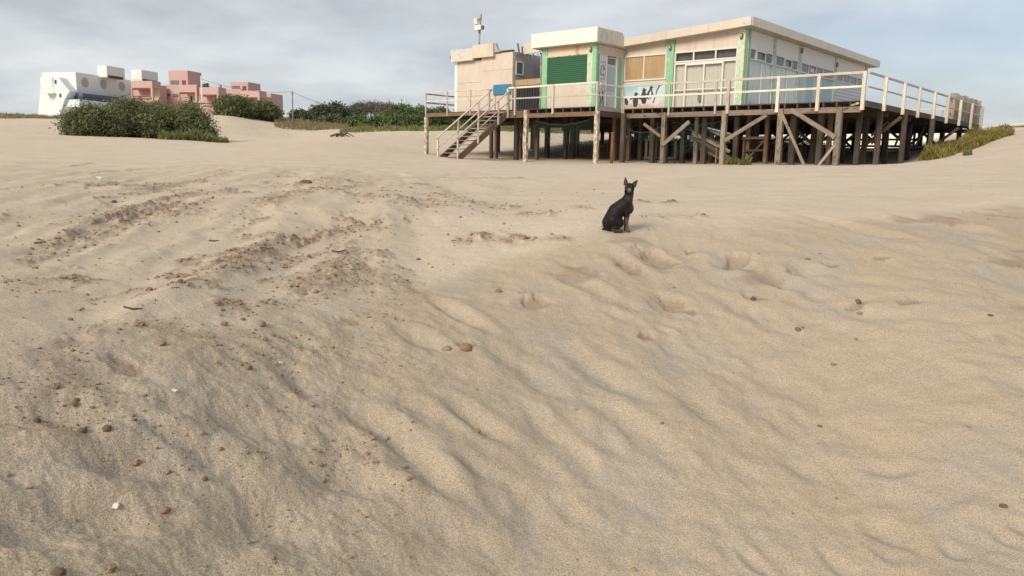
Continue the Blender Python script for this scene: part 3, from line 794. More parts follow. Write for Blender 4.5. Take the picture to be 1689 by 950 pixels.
railing('short rail running back along the left edge of the deck', [(-19.73, 0.6), (-19.73, 2.6)], [((-19.73, -1.7), (-19.73, 3.0), 1.03, .07, .05), ((-19.73, -1.7), (-19.73, 3.0), 0.62, .07, .05)], (-19.7, 0.6, FL), 0.07, MAT['wood_paint'], -0.05, 1.06, G_R, outward=(-1, 0))
railing('far cream railing across the back of the deck, seen through the side railing', [(-5.0, 18.3), (-3.4, 18.3), (-1.8, 18.3), (-0.5, 18.3)], [((-5, 18.3), (-0.4, 18.3), 0.98, .08, .05), ((-5, 18.3), (-0.4, 18.3), 0.55, .06, .04)], (-2.5, 18.3, FL), 0.1, MAT['rail'], 0.0, 1.0, G_R, outward=(0, 1))

def windbreak():
    b = (-.30, 16, FL)
    t = S('board_windbreak', 'grey upright board screen standing at the far right end of the deck', 'windbreak', b)
    y = 13.3
    while y < 18.9:
        w = random.uniform(.24, .30)
        top = 1.36 + random.uniform(-.05, .04)
        bar('board', (-.30, y + w / 2, FL + 0.03), (-.30, y + w / 2, top), .025, w - .012, MAT['wood_grey'], t, b, up=(1, 0, 0), bev=0)
        y += w
    bar('batten', (-.33, 13.2, 0.45), (-.33, 18.9, 0.45), .03, .07, MAT['wood_grey'], t, b)
    bar('batten', (-.33, 13.2, 1.1), (-.33, 18.9, 1.1), .03, .07, MAT['wood_grey'], t, b)
windbreak()

def staircase():
    xn, xf = -14.38, -15.42
    y0, z0, y1, z1 = -1.80, 0.10, -5.05, -2.05
    b = (-14.9, -5.0, -2.1)
    t = S('staircase', 'open wooden staircase with whitewashed pole handrails, leading up from the sand to the deck', 'stairs', b)
    for x in (xn, xf):
        bar('stringer', (x, y1 - .1, z1 - .19), (x, y0, z0 - .13), .06, .26, MAT['wood_brown'], t, b)
    n = 12
    for i in range(n):
        f = (i + .6) / n
        y, z = y1 + (y0 - y1) * f, z1 + (z0 - z1) * f
        bar('tread', (xf + .035, y, z - .03), (xn - .035, y, z - .03), .24, .04, MAT['wood_grey'] if i % 4 else MAT['wood_brown'], t, b)
    sl = (z0 - z1) / (y0 - y1)
    def zat(y): return z1 + sl * (y - y1)
    for x, ex_ in ((xn + .07, 1), (xf - .07, -1)):
        for y in (-4.95, -3.75, -2.5):
            bar('rail_post', (x, y, zat(y) - .18), (x, y, zat(y) + .86), .065, .065, MAT['rail_pole'], t, b, up=(0, 1, 0))
        bar('handrail', (x, -5.05, zat(-5.05) + .84), (x, -1.6, zat(-1.6) + .84), .06, .06, MAT['rail_pole'], t, b, bev=0.02)
        bar('handrail', (x, -5.05, zat(-5.05) + .40), (x, -1.6, zat(-1.6) + .40), .05, .05, MAT['rail_pole'], t, b, bev=0.018)
    bar('rail_post', (xn + .04, -1.86, -.22), (xn + .04, -1.86, 1.02), .09, .09, MAT['rail'], t, b, up=(0, 1, 0))
    bar('rail_post', (xf - .04, -1.84, -.05), (xf - .04, -1.84, 1.06), .06, .06, MAT['rail_pole'], t, b, up=(0, 1, 0))
staircase()

# ---- the pavilion
def pavilion():
    b = (-10, 2, FL)
    t = S('beach_pavilion', 'shabby flat roofed beach pavilion of peach and green painted panels with a dark green shutter', 'building', b)
    def B(name, mat, *box, label=None, parent=None):
        return MB(b).box(*box).build(name, MAT[mat], parent or t, label)
    yF = 2.0; XR = -5.35; YB = 17.0
    zr = lambda x: 2.90 + (x + 11) * (0.35 / 6.0)          # underside of the roof edge along the front
    # ---------- roof: a slab rising to the right corner
    rf = MB(b)
    def slab(m, x0, x1, y0, y1, th):
        m.hexa([(x0, y0, zr(x0)), (x1, y0, zr(x1)), (x1, y1, zr(x1)), (x0, y1, zr(x0))],
               [(x0, y0, zr(x0) + th), (x1, y0, zr(x1) + th), (x1, y1, zr(x1) + th), (x0, y1, zr(x0) + th)])
    slab(rf, -11.6, -5.02, 1.68, 17.7, 0.28)
    roof = rf.build('roof', MAT['fascia_grey'], t)
    fb = MB(b); slab(fb, -10.95, -5.36, 1.60, 1.68, 0.325); fb.build('fascia_board', MAT['fascia'], roof)
    fb = MB(b); slab(fb, -5.36, -4.97, 1.595, 1.69, 0.33); fb.build('fascia_board', MAT['blue_patch'], roof, label='end of the fascia board with a blue painted patch')
    fb = MB(b); zz = zr(-5.0); fb.box(-5.02, -4.95, 1.695, 17.8, zz - .0, zz + .335); fb.build('fascia_board', MAT['fascia_grey'], roof)
    # ---------- front wall of the hall
    bays = [(-10.94, -8.80), (-8.44, -5.62)]
    for i, (x0, x1) in enumerate(bays):
        m = MB(b)
        z0_ = 2.54
        m.hexa([(x0, yF, z0_), (x1, yF, z0_), (x1, yF + .12, z0_), (x0, yF + .12, z0_)],
               [(x0, yF, zr(x0)), (x1, yF, zr(x1)), (x1, yF + .12, zr(x1)), (x0, yF + .12, zr(x0))])
        m.build('wall_panel', MAT['peach'], t)
    def column(x0, x1, y0, y1, mat, zt=None):
        B('column', mat, x0, x1, y0, y1, FL, zt if zt else zr((x0 + x1) / 2) - .004)
    column(-8.80, -8.46, yF - .06, yF + .1, 'green')
    column(-5.62, -5.33, yF - .06, yF + .22, 'green_peel', zr(-5.5) - 0.004)
    B('column', 'green', -5.36, -5.30, yF + .24, yF + .42, FL, zr(-5.4))
    # boarded window, left bay
    def window(name, x0, x1, z0, z1, panes, pane_mat, y=yF, fr=.055, label=None, back=True):
        w = MB(b)
        w.box(x0, x1, y - .03, y + .08, z0, z0 + fr); w.box(x0, x1, y - .03, y + .08, z1 - fr, z1)
        w.box(x0, x0 + fr, y - .03, y + .08, z0 + fr, z1 - fr); w.box(x1 - fr, x1, y - .03, y + .08, z0 + fr, z1 - fr)
        for p in panes[1:-1]: w.box(p - fr / 2, p + fr / 2, y - .028, y + .078, z0 + fr, z1 - fr)
        wo = w.build(name, MAT['frame'], t, label)
        for a, c in zip(panes[:-1], panes[1:]):
            MB(b).box(a + fr * .6, c - fr * .6, y + .02, y + .035, z0 + fr * .6, z1 - fr * .6).build('pane', MAT[pane_mat], wo)
        return wo
    window('boarded_window', -10.92, -8.82, 1.46, 2.54, [-10.92, -9.92, -8.82], 'board')
    B('wall_panel', 'peach', -10.94, -8.80, yF + .01, yF + .12, 1.36, 1.46)
    # mural below it
    mur = B('mural_panel', 'mural', -10.94, -8.80, yF, yF + .11, FL, 1.36, label='panel painted with penguins on a shore under a blue sky')
    def flatpoly(poly, y0, th, mat, parent, name):
        MB(b).prism(poly, 'y', y0 - th, y0).build(name, MAT['mural_black' if mat == 'black' else mat], parent)
    def penguin(cx, z0, h, lean=0.0, spread=False, front=False):
        body = [(-.12, 0), (.12, 0), (.20, .2), (.22, .42), (.18, .62), (.11, .74), (.13, .84), (.26, .87), (.13, .93), (.04, 1.0), (-.07, .98), (-.12, .88), (-.11, .74), (-.19, .6), (-.24, .4), (-.19, .16)]
        pts = [(cx + (x + lean * z) * h, z0 + z * h) for x, z in body]
        flatpoly(pts, yF, .004, 'black', mur, 'penguin')
        for sg in (-1, 1):
            fl = [(.15, .66), (.20, .58), (.34, .30), (.27, .28)] if not spread else [(.14, .68), (.17, .56), (.50, .50), (.46, .60)]
            flatpoly([(cx + (sg * x + lean * z) * h, z0 + z * h) for x, z in fl][::sg], yF - .0045, .003, 'black', mur, 'flipper')
        if front:
            bl = [(cx + (x + lean * z) * h, z0 + z * h) for x, z in ((-.05, .05), (.10, .05), (.13, .35), (.08, .66), (-.04, .5))]
            MB(b).prism(bl, 'y', yF - .0085, yF - .008).build('belly', MAT['frame'], mur)
    penguin(-10.72, .44, .40, -.25)
    penguin(-10.28, .36, .62, 0, True)
    penguin(-9.85, .48, .66, -.05)
    penguin(-9.60, .66, .56, .15, front=True)
    flatpoly([(-9.42, .5), (-9.36, .5), (-9.25, 1.02), (-9.12, 1.26), (-9.02, 1.28), (-9.0, 1.23), (-9.1, 1.17), (-9.22, .98), (-9.30, .72)], yF, .004, 'black', mur, 'penguin')
    flatpoly([(-9.2, FL + .02), (-8.82, FL + .02), (-8.82, .62), (-9.0, .6), (-9.12, .45)], yF, .003, 'peach', mur, 'painted_rock')
    # middle bay: strip lights above, sliding doors below
    window('transom_window', -8.44, -5.62, 2.10, 2.54, [-8.44, -7.56, -6.57, -5.62], 'darkglass')
    B('transom_bar', 'frame', -8.44, -5.62, yF - .01, yF + .1, 2.02, 2.10)
    def corrugated(x0, x1, z0, z1, y, mat, axis='x', parent=None, name='curtain', n=None, amp=.014):
        ln = abs(x1 - x0); n = n or int(ln / .045)
        vs = []; fs = []
        for i in range(n + 1):
            f = i / n; p = x0 + (x1 - x0) * f
            o = amp * math.sin(i * math.pi / 2 + .6 * math.sin(i * .7)) 
            for z in (z0, z1): vs.append((p, y + o, z) if axis == 'x' else (y + o, p, z))
        for i in range(n): fs.append((2 * i, 2 * i + 2, 2 * i + 3, 2 * i + 1))
        MB(b).add(vs, fs).build(name, MAT[mat], parent or t)
    dz0, dz1 = FL + .04, 2.02
    dr = MB(b)
    for x in (-8.44, -7.90, -7.06, -6.24, -5.62):
        xx = min(max(x, -8.41), -5.65); dr.box(xx - .03, xx + .03, yF - .02, yF + .06, dz0, dz1)
    dr.box(-8.38, -5.68, yF - .015, yF + .055, dz0, dz0 + .06); dr.box(-7.87, -6.27, yF - .018, yF + .058, dz1 - .06, dz1 - .002)
    dr.box(-8.38, -5.68, yF - .014, yF + .03, 0.96, 1.0)
    door = dr.build('sliding_door', MAT['frame'], t)
    for a, c in ((-8.38, -7.93), (-7.87, -7.09), (-7.03, -6.27), (-6.21, -5.68)):
        MB(b).box(a, c, yF + .02, yF + .03, dz0 + .06, dz1 - .06).build('pane', MAT['clearglass'], door)
    corrugated(-8.42, -5.64, dz0, dz1, yF + .12, 'curtain')
    MB(b).box(-7.29, -7.13, yF + .012, yF + .019, .5, .86).build('notice', MAT['metal'], door)
    # ---------- right wall of the hall
    cols = [(4.72, 4.96), (7.50, 7.76), (12.08, 12.34), (16.70, 17.0)]
    edges = [2.42] + [c for p in cols for c in p]
    zc = 3.22
    for k, (c0, c1) in enumerate(cols):
        B('column', 'green_pale', XR - .1, XR + .045, c0, c1, FL, zc)
    ypane = [[2.5, 3.02, 3.95, 4.66], [5.02, 5.90, 6.74, 7.44], [7.84, 8.78, 9.68, 10.55, 12.02], [12.42, 13.35, 14.42, 15.48, 16.62]]
    low = [('curtain_grey', 'c'), ('curtain_grey', 'c'), ('pale_blue', 'p'), ('blue_white', 'b')]
    for k in range(4):
        y0 = edges[2 * k]; y1 = cols[k][0]
        B('wall_panel', 'white', XR - .12, XR, y0, y1, 2.54, zc)
        fr = .05
        w = MB(b)
        w.box(XR - .08, XR + .03, y0, y1, 2.08, 2.08 + fr); w.box(XR - .08, XR + .03, y0, y1, 2.54 - fr, 2.54)
        for p in ypane[k]:
            pp = min(max(p, y0 + .03), y1 - .03); w.box(XR - .078, XR + .028, pp - .03, pp + .03, 2.08 + fr, 2.54 - fr)
        wo = w.build('transom_window', MAT['frame'], t)
        for a, c in zip(ypane[k][:-1], ypane[k][1:]):
            MB(b).box(XR - .02, XR - .008, a + .03, c - .03, 2.12, 2.5).build('pane', MAT['darkglass'], wo)
        mat, kd = low[k]
        if kd == 'c':
            corrugated(y0, y1, FL, 2.08, XR - .06, mat, 'y')
            MB(b).box(XR - .01, XR, y0 + .02, y1 - .02, FL, 2.08).build('pane', MAT['clearglass'], wo)
            mid = y0 + (y1 - y0) * .55
            B('door_frame', 'frame', XR - .03, XR + .025, mid - .025, mid + .025, FL, 2.08)
        elif kd == 'p':
            n = 5; step = (y1 - y0) / n
            for i in range(n):
                B('wall_panel', ('blue_white', 'pale_blue', 'blue_white', 'pale_blue', 'pale_blue')[i], XR - .08, XR - (0.0 if i % 2 else .012), y0 + i * step + .008, y0 + (i + 1) * step - .008, FL, 2.08)
            B('notice', 'frame', XR - .004, XR + .012, 8.98, 9.4, 2.2, 2.36)
        else:
            z = FL; i = 0
            while z < 2.05:
                zt = min(z + .16, 2.08)
                MB(b).hexa([(XR - .06, y0, z), (XR + .014, y0, z), (XR + .014, y1, z), (XR - .06, y1, z)], [(XR - .06, y0, zt), (XR - .004, y0, zt), (XR - .004, y1, zt), (XR - .06, y1, zt)]).build('clapboard', MAT['blue_white'], t)
                z += .163
    for (a, c) in ((3.05, 3.92), (5.95, 6.70)):
        sash = MB(b)
        sash.box(XR + .03, XR + .05, a, a + .045, 2.13, 2.49); sash.box(XR + .03, XR + .05, c - .045, c, 2.13, 2.49)
        sash.box(XR + .03, XR + .05, a + .045, c - .045, 2.13, 2.17); sash.box(XR + .03, XR + .05, a + .045, c - .045, 2.45, 2.49)
        sash.build('hung_sash', MAT['frame'], t)
    # back and inside
    B('wall_panel', 'white', -19.3, XR, YB, YB + .1, FL, 2.85)
    B('floor', 'inside', -19.2, XR - .16, 2.3, YB - .05, FL + .003, FL + .02)
    B('partition', 'inside', -11.3, -11.2, 2.3, YB - .05, FL + .02, 2.86)
    # ---------- kiosk
    x0, x1, y0 = -13.88, -10.94, -.10
    B('column', 'green', x0, x0 + .30, y0 - .04, y0 + .2, FL, 2.84)
    B('column', 'green_peel', -11.40, -11.13, y0 - .04, y0 + .14, FL, 2.84)
    B('column', 'green', -11.128, -10.93, y0 - .045, y0 + .12, FL, 2.84)
    B('wall_panel', 'peach', x0 + .30, -11.40, y0, y0 + .12, FL, 1.30)
    B('wall_panel', 'rusted_peach', x0 + .30, -11.40, y0, y0 + .12, 2.42, 2.84)
    sh = MB(b); sh.box(x0 + .31, -11.41, y0 + .0, y0 + .05, 1.30, 2.44)
    sho = sh.build('shutter', MAT['shutter'], t, label='dark green slatted roller shutter')
    z = 1.30; k = 0
    while z < 2.40:
        zt = z + .082
        MB(b).hexa([(x0 + .31, y0 - .035, z), (-11.41, y0 - .035, z), (-11.41, y0, z), (x0 + .31, y0, z)], [(x0 + .31, y0 - .012, zt), (-11.41, y0 - .012, zt), (-11.41, y0, zt), (x0 + .31, y0, zt)]).build('slat', MAT['shutter'], sho)
        z += .0825
    pr = MB(b)
    pr.box(-14.28, -10.74, -.42, -.34, 2.88, 3.47)
    par = pr.build('parapet', MAT['cream'], t, label='blank cream sign parapet above the shutter')
    MB(b).prism([(-.338, 2.885), (1.65, 2.885), (1.75, 3.1), (1.45, 3.46), (-.338, 3.46)], 'x', -10.80, -10.735).build('parapet_side', MAT['blue_patch'], par, label='parapet end with faded blue graffiti')
    B('roof', 'fascia_grey', -14.25, -10.81, -.335, 2.0, 2.85, 2.96)
    # its side wall
    xk = -10.94
    def BX(name, mat, ya, yb, za, zb, pr_=0.0, label=None, parent=None): return B(name, mat, xk - .1, xk + pr_, ya, yb, za, zb, label=label, parent=parent)
    sw = BX('wall_panel', 'blue_white', .125, .60, FL, 2.44, 0, 'white side panel with black line drawings')
    BX('wall_panel', 'peach', .022, 2.0, 2.445, 2.83, 0)
    BX('door_frame', 'frame', .605, .66, FL, 2.44, .02); BX('door_frame', 'frame', 1.40, 1.46, FL, 2.44, .02)
    dr_ = BX('door', 'blue_white', .665, 1.395, FL, 2.40, -.02)
    MB(b).box(xk - .025, xk - .012, .74, 1.32, 1.0, 2.0).build('pane', MAT['pale_blue'], dr_)
    MB(b).box(xk - .025, xk - .012, .74, 1.32, 2.1, 2.36).build('pane', MAT['hglass'], dr_)
    BX('column', 'green', 1.465, 1.74, FL, 2.44, .03); BX('wall_panel', 'blue_white', 1.745, 1.99, FL, 2.44)
    dw = MB(b)
    def ln(pts, r=.008): dw.tube([(xk + .006, p[0], p[1]) for p in pts], r, 4)
    ln([(.16, 2.15), (.55, 2.15), (.55, 1.45), (.16, 1.45)], .007)
    ln([(.2, 1.62), (.22, 1.9), (.30, 2.02), (.40, 1.97), (.52, 1.84), (.41, 1.90), (.36, 1.8)], .011)
    ln([(.24, 1.6), (.3, 1.64), (.36, 1.58), (.42, 1.66), (.48, 1.58)], .009)
    ln([(.38, 1.15), (.56, 1.12), (.57, .95), (.44, .92), (.43, .6), (.52, .35), (.56, .2)], .011)
    ln([(.33, 1.05), (.40, .85), (.36, .5), (.45, .25)], .013)
    ln([(.17, .9), (.24, .6), (.22, .3), (.30, .22)], .02)
    dw.build('line_drawing', MAT['black'], sw)
    # ---------- gap between kiosk and left block
    gp = MB(b); gp.box(-15.60, -13.90, .02, .05, FL, 1.32)
    g = gp.build('slatted_screen', MAT['slate'], t, label='dark screen of upright slats closing the gap')
    for i in range(11):
        xx = -15.55 + i * .155
        B('slat', 'slate', xx, xx + .11, -.02, .018, FL, 1.30 + random.uniform(-.02, .02), parent=g)
    B('loose_board', 'board', -15.62, -14.05, .08, .11, 1.36, 1.62)
    bar('post', (-14.02, -.02, FL), (-14.02, -.02, 2.6), .06, .06, MAT['wood_paint'], t, b)
    B('post', 'inside', -13.98, -13.90, .05, .2, 1.3, 2.3)
    B('wall_panel', 'cement_shade', -16.0, -13.9, 3.2, 3.3, FL, 2.9)
    fb = MB(b); fb.hexa([(-15.35, .35, 2.78), (-13.90, .35, 2.86), (-13.90, .42, 2.86), (-15.35, .42, 2.78)], [(-15.35, .35, 3.26), (-13.90, .35, 3.38), (-13.90, .42, 3.38), (-15.35, .42, 3.26)])
    fb.build('fascia_board', MAT['peach'], t, label='peach fascia over the torn gap')
    B('roof', 'fascia_grey', -13.85, -11.6, .46, YB, 2.965, 3.0)
    for i in range(9):
        xx = -15.3 + i * .16 + random.uniform(-.04, .04)
        bar('broken_lath', (xx, .30 + random.uniform(0, .3), 2.78), (xx + random.uniform(-.12, .12), .35 + random.uniform(0, .4), 2.78 - random.uniform(.06, .32)), .05, .02, MAT['wood_dark'] if i % 2 else MAT['wood_grey'], t, b)
    bar('broken_stud', (-15.50, .2, 2.72), (-15.62, .2, 3.28), .06, .07, MAT['wood_brown'], t, b)
    bar('broken_stud', (-15.36, .24, 2.72), (-15.38, .24, 3.12), .05, .07, MAT['rust'], t, b)
    # ---------- left block
    for (za, zb) in ((FL, .98), (.99, 1.62), (1.63, 2.66)): B('wall_panel', 'peach', -19.25, -17.58, -.08, .02, za, zb)
    for (za, zb) in ((FL, 1.22), (1.228, 2.1), (2.108, 2.86)): B('wall_panel', 'peach', -17.575, -15.62, -.13, .02, za, zb)
    B('backing', 'inside', -19.2, -15.73, .022, .04, FL, 2.6)
    B('corner_trim', 'white', -19.43, -19.255, -.09, .1, FL, 2.6)
    B('wall_panel', 'peach', -19.43, -19.33, .105, 9, FL, 2.66)
    sd = B('wall_panel', 'cement_shade', -15.72, -15.605, .045, 3.19, FL, 2.84, label='side wall painted shade grey in the gap, with a small window')
    w = MB(b); w.box(-15.60, -15.575, .02 + .05, .62, 1.86, 1.92); w.box(-15.60, -15.575, .07, .62, 2.42, 2.48); w.box(-15.60, -15.575, .07, .13, 1.92, 2.42); w.box(-15.60, -15.575, .56, .62, 1.92, 2.42)
    wo = w.build('small_window', MAT['frame'], t)
    MB(b).box(-15.603, -15.59, .13, .56, 1.92, 2.42).build('pane', MAT['hglass'], wo)
    B('parapet', 'blue_patch', -19.5, -18.02, -.30, -.12, 2.64, 3.20)
    B('parapet', 'fascia', -18.018, -16.68, -.32, -.135, 2.72, 3.31)
    bar('coping', (-16.66, -.08, 2.93), (-15.62, -.08, 2.93), .2, .05, MAT['wood_dark'], t, b)
    MB(b).prism([(-16.67, 2.9), (-16.3, 2.9), (-16.45, 3.0), (-16.55, 3.2), (-16.6, 3.3), (-16.67, 3.3)], 'y', -.25, -.1).build('broken_edge', MAT['cement_shade'], t)
    B('roof', 'cement_shade', -19.4, -15.73, -.10, YB, 2.87, 2.9)
    B('vent', 'metal', -19.62, -19.51, -.25, -.15, 2.8, 2.95)
    for (a, c) in ((-8.4, -5.66),): B('added_backing', 'added_backing', a, c, yF + .16, yF + .18, 2.06, 2.6)  # added interior panel, makes the transom glass look less black
    B('added_backing', 'added_backing', XR - .24, XR - .22, 2.45, 16.6, 2.06, 2.6)
    # ---------- lamps
    def lamp(p, ax):
        m = MB(b)
        x, y, z = p
        vs = []; n = 10
        for ring, (rr, dd) in enumerate(((.075, 0), (.075, .05), (.05, .085))):
            for k in range(n):
                a = 2 * math.pi * k / n
                u, v = rr * math.cos(a), 1.6 * rr * math.sin(a)
                vs.append((x + u, y - dd, z + v) if ax == 'y' else (x + dd, y + u, z + v))
        fs = [(r_ * n + k, r_ * n + (k + 1) % n, (r_ + 1) * n + (k + 1) % n, (r_ + 1) * n + k) for r_ in range(2) for k in range(n)]
        fs.append(tuple(range(2 * n, 3 * n)))
        m.add(vs, fs)
        lo = m.build('wall_lamp', MAT['metal'], t)
        gl = MB(b)
        gl.tube([(x, y - .06, z - .07), (x, y - .098, z), (x, y - .06, z + .07)] if ax == 'y' else [(x + .06, y, z - .07), (x + .098, y, z), (x + .06, y, z + .07)], .022, 6)
        gl.build('lens', MAT['frame'], lo)
    lamp((-8.63, yF - .06, 2.72), 'y'); lamp((-5.47, yF - .06, 2.92), 'y'); lamp((-11.22, y0 - .045, 2.62), 'y')
    lamp((XR + .045, 7.63, 3.0), 'x'); lamp((XR + .045, 12.2, 2.85), 'x')
    for xx, zz in ((-13.0, 2.455), (-12.4, 2.46), (-11.9, 2.465)):
        B('hook', 'metal', xx, xx + .05, y0 - .04, y0 - .003, zz - .02, zz + .02)

def mural_mat():
    m, t, b = new_mat('painted_shore_mural')
    tc = t.nodes.new('ShaderNodeTexCoord'); sp = t.nodes.new('ShaderNodeSeparateXYZ'); t.links.new(tc.outputs['Object'], sp.inputs[0])
    v = coords(t, rnd=False)
    nz = noise(t, v, 2.2, 5, 0.6, 0.5)
    a = t.nodes.new('ShaderNodeMath'); a.operation = 'MULTIPLY_ADD'; a.inputs[1].default_value = 0.7; t.links.new(nz, a.inputs[0]); t.links.new(sp.outputs['Z'], a.inputs[2])
    rp = t.nodes.new('ShaderNodeValToRGB')
    e = rp.color_ramp.elements
    e[0].position = 0.42; e[0].color = (0.55, 0.33, 0.23, 1)
    e[1].position = 1.0; e[1].color = (0.60, 0.68, 0.68, 1)
    for p, c in ((0.62, (0.58, 0.42, 0.33, 1)), (0.72, (0.66, 0.63, 0.58, 1)), (0.92, (0.62, 0.66, 0.66, 1))):
        x = e.new(p); x.color = c
    t.links.new(a.outputs[0], rp.inputs[0])
    bl = rng_map(t, sp.outputs['Z'], 0.55, 1.05)
    n2 = rng_map(t, noise(t, v, 1.7, 4, 0.6, 0.8), 0.4, 0.62)
    mu = t.nodes.new('ShaderNodeMath'); mu.operation = 'MULTIPLY'; t.links.new(bl, mu.inputs[0]); t.links.new(n2, mu.inputs[1])
    cc = mixc(t, mu.outputs[0], rp.outputs[0], (0.30, 0.52, 0.60))
    t.links.new(cc, b.inputs['Base Color']); b.inputs['Roughness'].default_value = 0.7
    return m
MAT['mural'] = mural_mat()
def rusted_mat():
    m = paint('rust_stained_peach', (0.72, 0.56, 0.42), (0.52, 0.36, 0.24), 0.35, scale=0.9)
    t = m.node_tree; b = t.nodes['Principled BSDF']
    src = b.inputs['Base Color'].links[0].from_socket
    tc = t.nodes.new('ShaderNodeTexCoord'); sp = t.nodes.new('ShaderNodeSeparateXYZ'); t.links.new(tc.outputs['Object'], sp.inputs[0])
    d = t.nodes.new('ShaderNodeMath'); d.operation = 'ADD'; d.inputs[1].default_value = 1.98; t.links.new(sp.outputs['X'], d.inputs[0])
    ab = t.nodes.new('ShaderNodeMath'); ab.operation = 'ABSOLUTE'; t.links.new(d.outputs[0], ab.inputs[0])
    t.links.new(mixc(t, rng_map(t, ab.outputs[0], 0.02, 0.16, 0.75, 0.0), src, (0.50, 0.22, 0.07)), b.inputs['Base Color'])
    return m
MAT['rusted_peach'] = rusted_mat()
pavilion()

# ---- blue board by the stairs
bb = (-16.1, -.25, FL)
t = S('blue_board', 'bright blue board fixed low on the peach wall at the top of the stairs', 'board', bb)
MB(bb).box(-16.75, -15.66, -.20, -.15, .98, 1.43).build('panel', MAT['blue'], t)
MB(bb).box(-16.7, -16.64, -.149, -.132, FL, 1.35).box(-15.78, -15.72, -.149, -.132, FL, 1.35).build('batten', MAT['wood_paint'], t)

# ---- floodlight mast on the roof
def mast():
    b = (-18.9, 1.0, 2.9)
    t = S('floodlight_mast', 'leaning pole with a cream box and a floodlight, on the roof of the left block', 'floodlight mast', b)
    top = (-18.72, 1.0, 5.0)
    bar('pole', (-18.9, 1.0, 2.9), top, .075, .075, MAT['wood_grey'], t, b, bev=.02)
    MB(b).box(-18.98, -18.58, .82, 1.06, 4.25, 4.46).build('box', MAT['cream'], t)
    MB(b).box(-18.575, -18.52, .86, 1.02, 4.28, 4.43).build('box_cap', MAT['metal'], t)
    fl = MB(b); fl.hexa([(-19.05, .86, 4.53), (-18.83, .86, 4.53), (-18.83, 1.02, 4.60), (-19.05, 1.02, 4.60)], [(-19.05, .80, 4.80), (-18.83, .80, 4.80), (-18.83, .96, 4.85), (-19.05, .96, 4.85)])
    f = fl.build('floodlight', MAT['frame'], t)
    bar('bracket', (-18.98, .95, 4.50), (-18.76, .99, 4.82), .05, .05, MAT['metal'], t, b)
    bar('bracket', (-18.80, .97, 4.1), (-18.79, .97, 4.24), .09, .09, MAT['metal'], t, b)
mast()

# ---- nets under the deck
def net(label, x0, x1, y, ztop, zbot, sag, cell=0.10, jx=.03, dense=False):
    b = ((x0 + x1) / 2, y, zbot)
    t = S('fishing_net', label, 'net', b, 'nets hung under the deck')
    nx = max(4, int((x1 - x0) / cell)); nz = max(3, int((ztop - zbot) / cell))
    P = {}
    for i in range(nx + 1):
        f = i / nx
        for j in range(nz + 1):
            g = j / nz
            s = sag * 4 * f * (1 - f)
            P[i, j] = (x0 + (x1 - x0) * f + random.uniform(-jx, jx), y + .10 * math.sin(i * .9) * g + random.uniform(-jx, jx), ztop - s - (ztop - zbot) * g * (1 - .25 * math.sin(f * 3.1)) + random.uniform(-jx, jx))
    m = MB(b)
    for i in range(nx + 1):
        for j in range(nz + 1):
            if i < nx and j < nz:
                m.tube([P[i, j], P[i + 1, j + 1]], .0032, 3)
                m.tube([P[i + 1, j], P[i, j + 1]], .0032, 3)
    m.build('netting', MAT['net'], t, kind='stuff')
    MB(b).tube([P[i, 0] for i in range(nx + 1)], .011, 5).build('rope', MAT['rope'], t)
net('dark green net drooping under the kiosk deck', -13.2, -9.9, -1.55, -0.30, -1.35, 0.25)
net('slack green net edge sagging right of the white corner stilt', -9.4, -7.7, -0.1, -0.62, -1.05, 0.22)
net('tangled dark net bunched under the deck below the sliding doors', -7.5, -5.2, 0.35, -0.45, -1.9, 0.1, .09, .07)

# ---- paling fences behind the stilts
def paling(label, p, q, h, n, lean):
    b = (p[0], p[1], loc_ground(*p))
    t = S('paling_fence', label, 'fence', b, 'paling fences behind the stilts')
    m = MB(b); tops = []
    for i in range(n):
        f = i / (n - 1); x = p[0] + (q[0] - p[0]) * f; y = p[1] + (q[1] - p[1]) * f
        g = loc_ground(x, y); hh = h * random.uniform(.85, 1.08); l = lean + random.uniform(-.08, .08)
        m.tube([(x, y, g - .1), (x + l * hh, y, g + hh)], .010, 4)
        tops.append((x, y, g))
    m.build('pales', MAT['wood_brown'], t, kind='stuff')
    w = MB(b)
    for k in (.35, .75): w.tube([(x + lean * k * h, y, g + k * h) for x, y, g in tops], .008, 4)
    w.build('wire', MAT['metal'], t)
paling('dark paling fence on the sand behind the kiosk stilts', (-14.2, 2.2), (-10.2, 1.4), .85, 34, .02)
paling('leaning paling fence behind the stilts under the right of the deck', (-5.9, 3.6), (-2.0, 3.4), 1.05, 30, .10)

